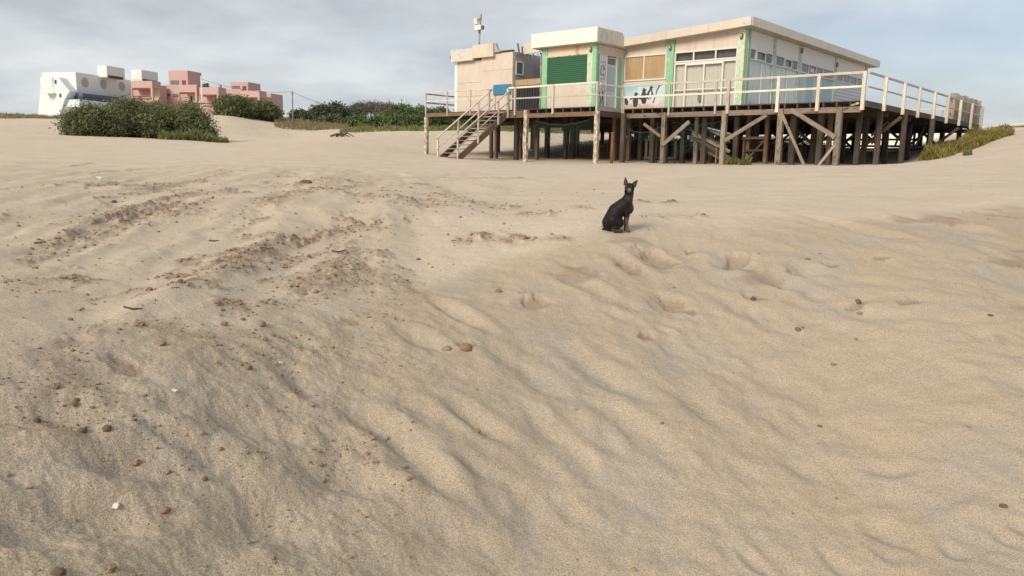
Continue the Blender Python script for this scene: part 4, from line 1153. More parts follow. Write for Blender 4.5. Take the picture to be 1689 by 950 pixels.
# ---- odds and ends stacked under the deck
def debris():
    b = (-5.6, 1.2, loc_ground(-5.6, 1.2))
    t = S('wooden_frame', 'old brown wooden frame standing on the sand under the deck', 'frame', (-4.4, 1.4, loc_ground(-4.4, 1.4)))
    o = (-4.4, 1.4, loc_ground(-4.4, 1.4)); g = o[2]
    bar('upright', (-4.85, 1.4, g - .1), (-4.85, 1.4, g + 1.0), .08, .06, MAT['wood_brown'], t, o)
    bar('upright', (-3.95, 1.4, g - .1), (-3.95, 1.4, g + 1.0), .08, .06, MAT['wood_brown'], t, o)
    bar('crosspiece', (-4.95, 1.36, g + .98), (-3.85, 1.36, g + 1.0), .05, .1, MAT['wood_brown'], t, o)
    bar('crosspiece', (-4.8, 1.42, g + .5), (-4.0, 1.42, g + .52), .05, .08, MAT['wood_dark'], t, o)
    bar('crosspiece', (-4.8, 1.45, g + .05), (-4.0, 1.45, g + .95), .05, .07, MAT['wood_brown'], t, o)
    g2 = loc_ground(-6.0, .9); o = (-6.0, .9, g2)
    t = S('stacked_planks', 'sloping grey planks and poles piled under the deck beside the tangled net', 'planks', o)
    for i, (dx, z, mat) in enumerate(((0, .62, 'wood_dark'), (.1, .75, 'wood_grey'), (.15, .45, 'wood_brown'), (-.1, .9, 'wood_dark'), (.05, .3, 'wood'), (.2, .2, 'wood_dark'))):
        bar('plank', (-7.0 + dx, .9 + .07 * i, g2 + z + .5), (-5.3 + dx, .9 + .07 * i, g2 + z - .25), .03, .13, MAT[mat], t, o)
    bar('prop', (-5.72, .85, g2 - .1), (-5.72, .85, g2 + .7), .06, .06, MAT['wood'], t, o)
    o = (-5.7, 1.1, g2 + 1.25)
    t = S('curved_panel', 'pale blue and white curved panel stowed under the floor above the plank pile', 'panel', o)
    hull = MB(o); rings = []
    vs = []; fs = []; n = 9; k = 8
    for i in range(n):
        f = i / (n - 1); x = -6.15 + 1.0 * f; w = .26 * math.sin(math.pi * min(1, .12 + .9 * f)) ** .6 + .02
        for j in range(k):
            a = math.pi * j / (k - 1)
            vs.append((x, 1.1 - w * math.cos(a), g2 + 1.42 - .25 * f - w * .75 * math.sin(a)))
    for i in range(n - 1):
        for j in range(k - 1): fs.append((i * k + j, i * k + j + 1, (i + 1) * k + j + 1, (i + 1) * k + j))
        fs.append((i * k, (i + 1) * k, (i + 1) * k + k - 1, i * k + k - 1))
    hull.add(vs, fs).build('shell', MAT['pale_blue'], t, smooth=True)
    bar('stripe', (-6.12, .83, g2 + 1.36), (-5.2, .83, g2 + 1.14), .02, .06, MAT['hband'], t, o)
    bar('rim', (-6.15, .82, g2 + 1.43), (-5.17, .82, g2 + 1.19), .03, .04, MAT['white'], t, o)
    g3 = loc_ground(-8.6, 1.2); o = (-8.6, 1.2, g3)
    t = S('low_gate', 'low dark wooden gate between stilts under the penguin mural', 'gate', o)
    for x in (-9.2, -8.72, -8.2, -7.8): bar('picket', (x, 1.3, g3 - .1), (x, 1.3, g3 + 1.0), .12, .04, MAT['wood_dark'], t, o, up=(0, 1, 0))
    bar('top_rail', (-9.3, 1.26, g3 + .95), (-7.7, 1.26, g3 + .95), .05, .09, MAT['wood_dark'], t, o)
    bar('bottom_rail', (-9.3, 1.26, g3 + .2), (-7.7, 1.26, g3 + .2), .05, .09, MAT['wood_dark'], t, o)
    g4 = loc_ground(-9.2, -1.0); o = (-9.2, -1.0, g4)
    t = S('reddish_pole', 'reddish brown pole standing upright right beside the pale corner stilt', 'pole', o)
    MB(o).tube([(-9.28, -1.2, g4 - .3), (-9.26, -1.2, g4 + 1.15)], .06, 8).build('tube', MAT['rust'], t, smooth=True)
    MB(o).tube([(-9.26, -1.2, g4 + 1.15), (-9.26, -1.2, g4 + 1.22)], .07, 8).build('collar', MAT['wood_brown'], t, smooth=True)
debris()

# ------------------------------------------------------------------ foliage
def leaf_mesh(name, pts, nrm_up, size, mat, tint, aspect=2.0, up_bias=0.0):
    n = len(pts)
    d = rng.normal(size=(n, 3)); d[:, 2] = d[:, 2] * 0.8 + up_bias
    d /= np.linalg.norm(d, axis=1)[:, None]
    e = np.cross(d, rng.normal(size=(n, 3))); e /= np.linalg.norm(e, axis=1)[:, None]
    s = size * rng.uniform(.55, 1.35, n)[:, None]
    a = pts - d * s; c = pts + d * s; b_ = pts + e * s / aspect + d * s * .1; f_ = pts - e * s / aspect + d * s * .1
    k = np.cross(d, e) * s * .18
    V = np.stack([a, b_ + k, c, f_ + k], 1).reshape(-1, 3)
    me = bpy.data.meshes.new(name)
    me.vertices.add(4 * n); me.vertices.foreach_set('co', V.ravel())
    me.loops.add(4 * n); me.loops.foreach_set('vertex_index', np.arange(4 * n, dtype=np.int32))
    me.polygons.add(n); me.polygons.foreach_set('loop_start', np.arange(n, dtype=np.int32) * 4)
    me.update(calc_edges=True)
    at_ = me.attributes.new('tint', 'FLOAT', 'POINT'); at_.data.foreach_set('value', np.repeat(tint, 4).astype(np.float32))
    me.materials.append(mat)
    return me

def crown_points(blobs, clumps, per, spread, low=0):
    """clumps of leaves set through the outer part of a union of ellipsoids"""
    vol = np.array([b[3] * b[4] * b[5] for b in blobs]) ** (2 / 3)
    which = rng.choice(len(blobs), clumps, p=vol / vol.sum())
    B = np.array(blobs)[which]
    d = rng.normal(size=(clumps, 3)); d /= np.linalg.norm(d, axis=1)[:, None]
    d[:, 2] = np.where((d[:, 2] < -.3) & (low == 0), -d[:, 2], d[:, 2])
    rad = rng.uniform(.62, 1.06, clumps) + (rng.random(clumps) < .08) * rng.uniform(.05, .22, clumps)
    cpos = B[:, :3] + d * B[:, 3:6] * rad[:, None]
    ct = np.clip(rng.normal(.45, .25, clumps), 0, 1)
    p = np.repeat(cpos, per, 0) + rng.normal(size=(clumps * per, 3)) * np.repeat(spread * rng.uniform(.6, 1.3, clumps), per)[:, None] * np.array([1, 1, .7])
    tint = np.clip(np.repeat(ct, per) + rng.normal(0, .16, clumps * per), 0, 1)
    return p, tint

def plant(name, label, cat, base, blobs, clumps, per, spread, size, mat, trunks, group=None, crown='crown', trunk_r=.12, aspect=2.0, up=0.3, low=0):
    """base: world point on the sand; blobs relative to it"""
    t = thing(name, label, cat, base, 0, group)
    p, tint = crown_points(blobs, clumps, per, spread, low)
    p[:, 2] = np.maximum(p[:, 2], -0.15)
    link(crown, leaf_mesh(crown, p, None, size, mat, tint, aspect, up), t)
    m = MB()
    for (x, y) in trunks:
        b = blobs[int(np.argmin([(q[0] - x) ** 2 + (q[1] - y) ** 2 for q in blobs]))]
        top = Vector((b[0], b[1], b[2] + b[5] * .3)); st = Vector((x, y, -.6)); mid = st.lerp(top, .55) + Vector((random.uniform(-.2, .2), random.uniform(-.2, .2), 0))
        m.tube([st, mid, top], [trunk_r, trunk_r * .7, trunk_r * .25], 6)
        for k in range(4):
            a = random.uniform(0, 6.28)
            q = top + Vector((math.cos(a) * b[3] * .7, math.sin(a) * b[4] * .7, b[5] * random.uniform(-.1, .5)))
            m.tube([mid.lerp(top, random.uniform(0, .8)), q], [trunk_r * .35, trunk_r * .1], 5)
    m.build('trunk', MAT['bark'], t, smooth=True)
    return t

def gpt(px, dist, sink=0.0):
    a = azim(px); x, y = math.sin(a) * dist, math.cos(a) * dist
    return (x, y, gz(x, y) - sink)

def px_m(px, dist): return px * dist / CAM_F

# big dark shrubs in front of the far houses
def shrub_row():
    G = 'dark shrubs in front of the pink flats'
    D = 52.0
    spec = [ # centre px, half width px, height px, label
      (166, 40, 48, 'low dark green shrub at the left end of the big thicket, below the white house'),
      (228, 52, 62, 'tallest dark green shrub in the middle of the big thicket'),
      (304, 50, 60, 'dark green shrub at the right end of the big thicket, below the pink flats'),
    ]
    for i, (px, hw, hp, lab) in enumerate(spec):
        d = D + (0, 1.5, .8)[i]
        b = gpt(px, d, .1)
        w, h = px_m(hw, d), px_m(hp, d)
        bl = []
        for k in range(9):
            fx = random.uniform(-1, 1) if k > 2 else (-.55, 0, .55)[k]
            r = w * random.uniform(.36, .5)
            hz = h * (1 - .42 * fx * fx) * random.uniform(.82, 1.0)
            bl.append((fx * w * .75, random.uniform(-.4, .4) * w, hz * .48, r, r, hz * .52))
        plant('shrub', lab, 'shrub', b, bl, 950, 34, .24, .075, MAT['leaf_dark'], [(-w * .4, 0), (0, .2), (w * .4, 0)], G, trunk_r=.05, low=1)
    # smaller shrubs to the right, behind the sand slope
    for (px, d, hw, hp, lab) in ((392, 92, 26, 34, 'dark shrub under the right wing of the pink flats'), (436, 95, 27, 30, 'rounded dark shrub at the far right end of the pink flats')):
        b = gpt(px, d, .2); w, h = px_m(hw, d), px_m(hp, d)
        bl = [(random.uniform(-.7, .7) * w, random.uniform(-.5, .5) * w, h * .45, w * .5, w * .5, h * .55 * random.uniform(.8, 1)) for k in range(7)]
        plant('shrub', lab, 'shrub', b, bl, 420, 24, .3, .15, MAT['leaf_dark'], [(-w * .3, 0), (w * .3, 0)], G, trunk_r=.06, low=1)
shrub_row()

def far_trees():
    G = 'trees and shrubs of the far thicket'
    spec = [ # px, dist, half width px, height px, material, label
      (497, 100, 13, 22, 'leaf_far', 'small dark round tree next to the slim pole right of the pink flats'),
      (514, 104, 11, 22, 'leaf_far', 'small tree between the slim pole and the taller dark tree'),
      (534, 102, 13, 36, 'leaf_far', 'slender dark tree at the left of the far thicket'),
      (560, 106, 21, 40, 'leaf_far', 'broad dark rounded tree in the left of the far thicket'),
      (582, 112, 15, 38, 'leaf_far', 'dark tree just left of the bare twigged trees'),
      (662, 106, 26, 48, 'leaf_mid', 'tall green tree with a domed crown left of the deck'),
      (640, 98, 26, 32, 'leaf_mid', 'mid green tree in front of the bare twigged trees'),
      (694, 98, 24, 46, 'leaf_mid', 'green tree partly hidden by the left end of the deck'),
      (588, 92, 24, 20, 'leaf_mid', 'low bright green shrub at the left foot of the far thicket'),
      (625, 86, 24, 20, 'leaf_mid', 'low bright green shrub at the middle foot of the far thicket'),
      (668, 84, 26, 26, 'leaf_mid', 'low bright green shrub at the right foot of the far thicket'),
      (548, 96, 20, 15, 'leaf_far', 'low dark shrub under the broad dark tree'),
      (728, 84, 30, 40, 'leaf_mid', 'green shrub seen under the left deck behind the stairs'),
      (790, 82, 34, 34, 'leaf_mid', 'green shrub seen between the stair and the first stilts'),
      (856, 80, 36, 34, 'leaf_mid', 'green shrub seen between the stilts below the slatted screen'),
      (925, 80, 36, 32, 'leaf_mid', 'green shrub seen under the kiosk behind the net'),
      (1000, 82, 36, 32, 'leaf_mid', 'green shrub seen under the kiosk door beyond the stilts'),
      (1070, 84, 34, 30, 'leaf_far', 'dark shrub seen under the penguin mural beyond the stilts'),
    ]
    for (px, d, hw, hp, mat, lab) in spec:
        b = gpt(px, d, .3); w, h = px_m(hw, d), px_m(hp, d) * .78 + .3
        n = 8; bl = []
        for k in range(n):
            fx = random.uniform(-.75, .75) if k else 0
            hz = h * (1 - .35 * fx * fx) * random.uniform(.75, 1.0) if k else h
            r = w * random.uniform(.38, .55)
            zc = hz * .52 if hp < 33 else hz * .6
            bl.append((fx * w, random.uniform(-.6, .6) * w, zc, r, r, hz - zc))
        tall = hp > 30
        plant('tree' if tall else 'shrub', lab, 'tree' if tall else 'shrub', b, bl, 460, 20, .3, .17, MAT[mat], [(0, 0), (w * .4, .1)], G, trunk_r=.1, low=1)
    for i, (px, d, hw, hp, lab) in enumerate(((598, 116, 15, 46, 'leafless grey brown tree, leftmost of the bare crowns in the far thicket'), (617, 118, 14, 50, 'leafless grey brown tree in the middle of the bare crowns'), (638, 114, 14, 50, 'leafless brown tree, right of the bare crowns'))):
        b = gpt(px, d, .3); w, h = px_m(hw, d), px_m(hp, d) * .8
        bl = [(random.uniform(-.6, .6) * w, random.uniform(-.6, .6) * w, h * .72, w * .5, w * .5, h * .28) for k in range(6)]
        plant('bare_tree', lab, 'tree', b, bl, 170, 10, .35, .3, MAT['leaf_dry'], [(-w * .4, 0), (0, 0), (w * .45, 0)], 'bare trees in the far thicket', trunk_r=.14, aspect=7.0, up=.8)
far_trees()

# ---- dune grass: tufted ground cover nobody could count
def grass(name, label, pts, size, mat, aspect=9.0, up=1.8):
    n = len(pts)
    tint = np.clip(rng.normal(.5, .28, n), 0, 1)
    o = link(name, leaf_mesh(name, pts, None, size, mat, tint, aspect, up))
    tag(o, label, 'grass', kind='stuff')
def scatter(poly, n, hmin, hmax, clump=1.0):
    """poly: (px, dist) corners of a patch on the sand"""
    c = np.array([[math.sin(azim(p)) * d, math.cos(azim(p)) * d] for p, d in poly])
    mn, mx_ = c.min(0), c.max(0)
    out = []; got = 0
    while got < n:
        q = rng.uniform(mn, mx_, (n * 2, 2))
        ins = np.zeros(len(q), bool); j = len(c) - 1
        for i in range(len(c)):
            cond = ((c[i, 1] > q[:, 1]) != (c[j, 1] > q[:, 1])) & (q[:, 0] < (c[j, 0] - c[i, 0]) * (q[:, 1] - c[i, 1]) / (c[j, 1] - c[i, 1] + 1e-9) + c[i, 0])
            ins ^= cond; j = i
        keep = perlin(q[:, 0] * clump + 3, q[:, 1] * clump) > rng.uniform(-.6, .5, len(q))
        q = q[ins & keep]; out.append(q); got += len(q)
        if len(q) == 0: break
    q = np.vstack(out)[:n]
    z = ground_h(q[:, 0], q[:, 1]) + rng.uniform(hmin, hmax, len(q)) * np.clip(.55 + .9 * perlin(q[:, 0] * clump * .9, q[:, 1] * clump * .9 + 5), .1, 1.4)
    return np.column_stack([q, z])
grass('green_grass', 'green grass patch at the right foot of the big dark thicket', scatter([(262, 49), (380, 48.5), (350, 53), (275, 53)], 8000, .05, .6), .22, MAT['grass_green'])
grass('straw_grass', 'dry straw grass round the foot of the slim pole', scatter([(455, 84), (560, 84), (590, 97), (480, 106), (455, 104)], 7000, .05, .4), .28, MAT['grass_dry'])
grass('reed_grass', 'yellow green grass along the foot of the far thicket', scatter([(560, 72), (760, 68), (1100, 62), (1100, 72), (760, 80), (570, 82)], 12000, .0, .4), .26, MAT['grass_green'])
grass('golden_grass', 'yellow green dune grass on the slope right of the deck', scatter([(1528, 31.5), (1560, 31.0), (1625, 36), (1668, 42), (1650, 47), (1600, 44), (1545, 38), (1515, 34)], 15000, .0, .5, 1.1), .13, MAT['grass_yellow'])
grass('deck_weeds', 'small green weeds under the deck beside the wooden frame', scatter([(1195, 30.6), (1240, 30.2), (1240, 31.4), (1200, 31.6)], 700, .03, .3, 2.0), .09, MAT['grass_green'])
grass('lone_tuft', 'tiny grass tuft alone on the sand right of the deck', scatter([(1588, 28.6), (1602, 28.4), (1602, 29.2), (1588, 29.2)], 160, .03, .2, 3.0), .09, MAT['grass_green'])
grass('crest_grass', 'dry grass tufts on the dune crest by the white house', scatter([(0, 92), (60, 90), (120, 92), (60, 100), (0, 104)], 2500, .0, .3), .25, MAT['grass_dry'])

# ------------------------------------------------------------------ far houses
HA = R(14)
HX = np.array([math.cos(HA), -math.sin(HA), 0]); HY = np.array([math.sin(HA), math.cos(HA), 0])
class House:
    """house frame: x along the lit front, y away along the long side"""
    def __init__(s, name, label, px, dist):
        s.o = np.array(gpt(px, dist)); s.dist = dist
        s.t = thing(name, label, 'house', tuple(s.o), -HA)
    def onx(s, px, py, y):      # point on the front plane at depth y
        d = ray(px, py); k = (y + s.o @ HY) / (d @ HY); p = d * k - s.o
        return p @ HX, p[2]
    def ony(s, px, py, x):      # point on the side plane at x
        d = ray(px, py); k = (x + s.o @ HX) / (d @ HX); p = d * k - s.o
        return p @ HY, p[2]
    def box(s, name, mat, x0, x1, y0, y1, z0, z1, label=None, parent=None):
        return MB().box(x0, x1, y0, y1, z0, z1).build(name, MAT[mat], parent or s.t, label)

def white_house():
    h = House('white_house', 'white seaside house with round porthole windows and light blue stair tower', 125, 116)
    # front plane y = 0 passes through the corner at photo x = 125
    x1, zt = h.onx(124.5, 119, 0)
    x0, _ = h.onx(66, 127, 0)
    yb, _ = h.ony(216, 131, x1)
    z0 = -2.5
    body = MB()
    bx = x0 - .4
    body.hexa([(bx - 1.0, 0, z0), (x1, 0, z0), (x1, yb, z0), (bx - 1.0, yb, z0)], [(x0 + .4, 0, zt), (x1, 0, zt), (x1, yb, zt), (x0 + .4, yb, zt)])
    w = body.build('wall', MAT['hwhite'], h.t)
    # parapet lip
    for k, px in enumerate((140, 170.5, 201)):
        y, z = h.ony(px, 136 + k * 3.2, x1)
        m = MB(); n = 14
        ring = [(x1 + .03, y + .62 * math.cos(2 * math.pi * i / n), z + .62 * math.sin(2 * math.pi * i / n)) for i in range(n)]
        ring2 = [(x1 + .03, y + .45 * math.cos(2 * math.pi * i / n), z + .45 * math.sin(2 * math.pi * i / n)) for i in range(n)]
        m.add(ring + ring2 + [(p[0] - .1, p[1], p[2]) for p in ring], [(i, (i + 1) % n, n + (i + 1) % n, n + i) for i in range(n)] + [(i, 2 * n + i, 2 * n + (i + 1) % n, (i + 1) % n) for i in range(n)])
        wo = m.build('porthole_window', MAT['hgrey'], h.t)
        MB().add([(x1 + .02, p[1], p[2]) for p in ring2], [tuple(range(n))]).build('pane', MAT['hpane'], wo)
    # roof boxes
    for (pa, pb, pc, pt, pbm) in ((160, 175.5, 205, 108, 124), (216, 233, 260, 115, 129.5)):
        yy = h.ony(pb if pb < 215 else 232, 124, x1)[0] * (0.75 if pb < 200 else .8)
        xa, za = h.onx(pa, pt, yy); xb, zb = h.onx(pb, pt, yy)
        ye, _ = h.ony(pc, pt + 3, xb)
        ro = h.box('roof_box', 'hwhite', xa, xb, yy, ye, zt - .2 if pb < 200 else zt - 1, zb)
        y1_, z1_ = h.ony(pb + 2, pbm - 3, xb)
        MB().box(xb + .01, xb + .05, yy + .2, ye - .4, zb - 1.55, zb - 1.2).build('slot', MAT['hdark'], ro)
    # lower glazed floor under a dark blue band on the long side
    ya, za = h.ony(125, 153, x1 + .5); yc, zc = h.ony(205, 160, x1 + .5)
    h.box('canopy_band', 'hband', x1 + .01, x1 + 1.0, -.2, yb * .9, za - .45, za)
    for k in range(3):
        xa, z1_ = h.onx(105.5 + k * 8.5, 155.5, -.02); xb, z2_ = h.onx(111 + k * 8.5, 163, -.02)
        wo = h.box('window', 'hdark', xa, xb, -.05, .0, z2_, z1_)
    for k in range(4):
        h.box('window', 'hglass', x1 + .005, x1 + .06, 1.0 + k * 2.2, 2.6 + k * 2.2, za - 1.5, za - .6)
    # light blue balcony along the side
    yb1, _ = h.ony(150, 175, x1 + 1.1)
    xa, zb_ = h.onx(107, 164, -.9); _, zb2 = h.onx(107, 176, -.9)
    h.box('balcony', 'hblue', xa, x1 + 1.1, -.9, yb * .6, zb2, zb_)
    # slanted blue stair tower on the front
    tw = MB()
    P = lambda px, py: h.onx(px, py, -1.3)
    a = [P(81, 190), P(98, 190), P(107, 163), P(115, 150), P(104, 137), P(97, 127.5), P(88, 127.5), P(88, 152), P(94, 155)]
    tw.prism(a, 'y', -1.3, -.01)
    tw.build('stair_tower', MAT['hblue'], h.t, label='light blue slanting stair tower')
    xa, z1_ = h.onx(66, 127.5, -1.0); xb, z2_ = h.onx(80, 154, -1.0)
    h.box('bay', 'hwhite', xa, xb, -1.0, -.005, z2_, z1_)
    xc, _ = h.onx(88.5, 154, -1.0); h.box('bay', 'hblue', xb, xc, -1.05, -.005, z2_, z1_)
    for (px, py, hh) in ((91.5, 135, .5), (99.5, 157.5, .45)):
        x, z = h.onx(px, py, -1.32); h.box('window', 'hdark', x - .14, x + .14, -1.33, -1.29, z - hh / 2, z + hh / 2)
    # buttress below the balcony
    q = [h.onx(93, 192, -.8), h.onx(103, 192, -.8), h.onx(112, 176, -.8), h.onx(100, 176, -.8)]
    MB().prism(q, 'y', -.9, -.02).build('buttress', MAT['hblue'], h.t)
white_house()

def pink_flats():
    h = House('pink_flats', 'terraced pink apartment block with pale balconies, right of the white house', 300, 112)
    # blocks: front px left, right, top py, bottom py, side px, depth
    def block(pa, pb, pt, pbm, pside, y, name='wall', mat='pink', label=None, minlen=3.0):
        xa, za = h.onx(pa, pt, y); xb, zb = h.onx(pb, pt, y); _, z0 = h.onx(pa, pbm, y)
        ye, _ = h.ony(pside, pt + 3, xb)
        ye = min(max(ye, y + minlen), y + 16)
        return h.box(name, mat, xa, xb, y, ye, z0, za, label), xa, xb, ye, z0, za
    block(217.5, 249.5, 139, 205, 270, 0.6)          # left wing
    block(268, 325, 140, 205, 330, 4.0)              # middle mass
    block(331, 359, 152, 205, 372, 2.2)
    block(362, 398, 147, 205, 421, 5.5)              # recess wall between
    block(400, 428, 158, 205, 440, 2.6)
    block(429, 447, 154, 205, 452, 7.5)
    _, xa, xb, ye, z0, zt = block(277.5, 309, 116.5, 150, 323, 4.6, label='upper storey of the middle of the pink flats')
    _, xc, xd, ye2, z02, zt2 = block(379.5, 409, 135.5, 152, 421, 6.0, label='upper storey of the right end of the pink flats')
    # windows and doors of the upper storeys
    for (p0, p1, q0, q1, y, mat) in ((281, 288, 132.5, 139, 4.6, 'hglass'), (288.8, 295, 132.5, 139, 4.6, 'hglass'), (300, 306.5, 132.5, 139.5, 4.6, 'hred'),
                                     (383, 389, 141.5, 148, 6.0, 'hglass'), (389.8, 395.5, 141.5, 148, 6.0, 'hglass'), (400, 406, 142, 148.5, 6.0, 'hred'),
                                     (268.5, 281, 155, 158.5, 4.0, 'hglass'), (285, 295, 155, 160, 4.0, 'hglass'), (374, 383, 163, 167.5, 5.5, 'hdark'), (388, 392, 164.5, 168.5, 5.5, 'hwhite'), (394, 398, 165, 168, 5.5, 'hglass')):
        xa, z1 = h.onx(p0, q0, y - .03); xb, z2 = h.onx(p1, q1, y - .03)
        h.box('window' if mat != 'hred' else 'door', mat, xa, xb, y - .06, y - .005, z2, z1)
    # balconies: pale pink parapet band over a shaded, pale yellow loggia
    for i, (pa, pb, pt, pm, pl, y, ps) in enumerate(((215.5, 250.5, 133.5, 145, 166, -.6, 262), (293.5, 324, 141, 152, 168, 2.0, 329), (328.5, 360, 144, 156, 178, 1.0, 366), (397.5, 427.5, 149.5, 160.5, 176, 1.6, 434))):
        xa, zt = h.onx(pa, pt, y); xb, _ = h.onx(pb, pt, y); _, zm = h.onx(pa, pm, y); _, zl = h.onx(pa, pl, y)
        bal = h.box('balcony', 'pink', xa, xb, y, y + 1.7, zm, zt)
        h.box('lintel', 'hred', xa + .15, xb - .3, y + .02, y + .5, zm - .22, zm - .004, parent=bal)
        h.box('loggia_wall', 'pink_pale', xa + .3, xb - .2, y + 1.45, y + 1.65, zl, zm - .005)
        h.box('balcony_post', 'pink', xb - .28, xb - .004, y + .005, y + .3, zl, zm - .005)
        h.box('balcony_post', 'pink', xa + .004, xa + .14, y + .005, y + .2, zl, zm - .005)
        if i in (0, 2):
            h.box('balustrade', 'hred', xa + .15, xb - .3, y + .1, y + .2, zl + .15, zl + .3)
            h.box('balustrade', 'hred', xa + .15, xb - .3, y + .1, y + .2, zl + .5, zl + .62)
        for k in range(2):
            u = xa + .8 + k * 1.2
            h.box('balcony_door', 'hwhite' if k else 'hdark', u, u + .25, y + 1.40, y + 1.449, zl, zm - .4)
    for (p, q, y) in ((335.5, 138, 2.6), (339.5, 137, 2.6), (361, 139.5, 3.0)):
        x, z = h.onx(p, q, y); h.box('chimney', 'hdark' if p < 350 else 'pink', x - .16, x + .16, y, y + .4, z - .6, z)
pink_flats()

# ---- poles and wires
def pole(label, px, ptop, dist, r, mat):
    b = gpt(px, dist, .3)
    t = thing('utility_pole', label, 'utility pole', b, 0, 'slim utility poles')
    top = at(px, ptop, dist)
    hgt = top[2] - b[2]
    MB().tube([(0, 0, 0), (0, 0, hgt)], [r, r * .7], 8).build('shaft', mat, t, smooth=True)
    MB().box(-.18, .18, -.05, .05, hgt - .35, hgt - .28).build('crossarm', MAT['metal'], t)
    return np.array([b[0], b[1], top[2]])
pa_ = pole('white utility pole in front of the pink flats', 338, 126, 98, .11, MAT['hwhite'])
pb_ = pole('slim grey utility pole on the straw dune right of the pink flats', 485, 150, 88, .09, MAT['wood_grey'])
def wire(label, p, q, sag, r=.018):
    p, q = np.array(p), np.array(q)
    o = p.copy()
    pts = []
    for i in range(15):
        f = i / 14; pts.append(p + (q - p) * f - np.array([0, 0, sag * 4 * f * (1 - f)]))
    ob = MB(o).tube(pts, r, 4).build('power_line', MAT['metal'], None, smooth=True, loc=tuple(o))
    tag(ob, label, 'wire', 'wires between the poles')
wire('thin wire between the two utility poles', pa_ - [0, 0, .3], pb_ - [0, 0, .1], .5)
wire('thin wire drooping from the slim grey pole to the bare trees', pb_ - [0, 0, .1], at(600, 178, 108), .6)
wire('short wire from the white pole to the middle of the pink flats', pa_ - [0, 0, .3], at(316, 137, 112), .2)

# ---- pale wall and rail beyond the deck, road rail on the right
def beyond():
    b = gpt(1440, 66)
    t = thing('boundary_wall', 'long pale cream wall far beyond the right of the deck, seen between the stilts', 'wall', b, -R(14))
    zt_ = 2.75 - b[2]
    MB().box(-11, 9, 0, .3, -1.5, zt_).build('wall', MAT['cream'], t)
    MB().box(-11, 9, -.04, .34, zt_, zt_ + .1).build('coping', MAT['hwhite'], t)
    b = gpt(1420, 47)
    t = thing('rail_fence', 'low dark rail fence on the sand beyond the right stilts', 'fence', b, -R(30))
    for i in range(6): 
        w = Matrix.Rotation(-R(30), 3, 'Z') @ Vector((-6 + i * 1.7, 0, 0)); z = gz(b[0] + w.x, b[1] + w.y) - b[2]
        bar('post', (-6 + i * 1.7, 0, z - .4), (-6 + i * 1.7, 0, z + 1.25), .12, .12, MAT['wood_dark'], t, up=(0, 1, 0))
    for k in (.55, 1.1):
        bar('rail', (-6.2, -.08, k), (2.6, -.08, k + .05), .05, .1, MAT['wood_dark'], t)
    p = at(1610, 209, 58); q = at(1760, 208, 50)
    ang = math.atan2(q[1] - p[1], q[0] - p[0]); ln = math.hypot(q[0] - p[0], q[1] - p[1])
    t = thing('road_barrier', 'low brown and white road barrier along the dune top at the right edge', 'barrier', tuple(p), ang)
    MB().box(0, ln, -.06, .06, -.12, .02).build('white_rail', MAT['hwhite'], t)
    MB().box(0, ln, -.06, .06, -.45, -.16).build('brown_rail', MAT['wood_brown'], t)
    for i in range(6): bar('post', (i * ln / 5, .1, -1.4), (i * ln / 5, .1, -.02), .12, .12, MAT['wood_brown'], t, up=(0, 1, 0))
beyond()

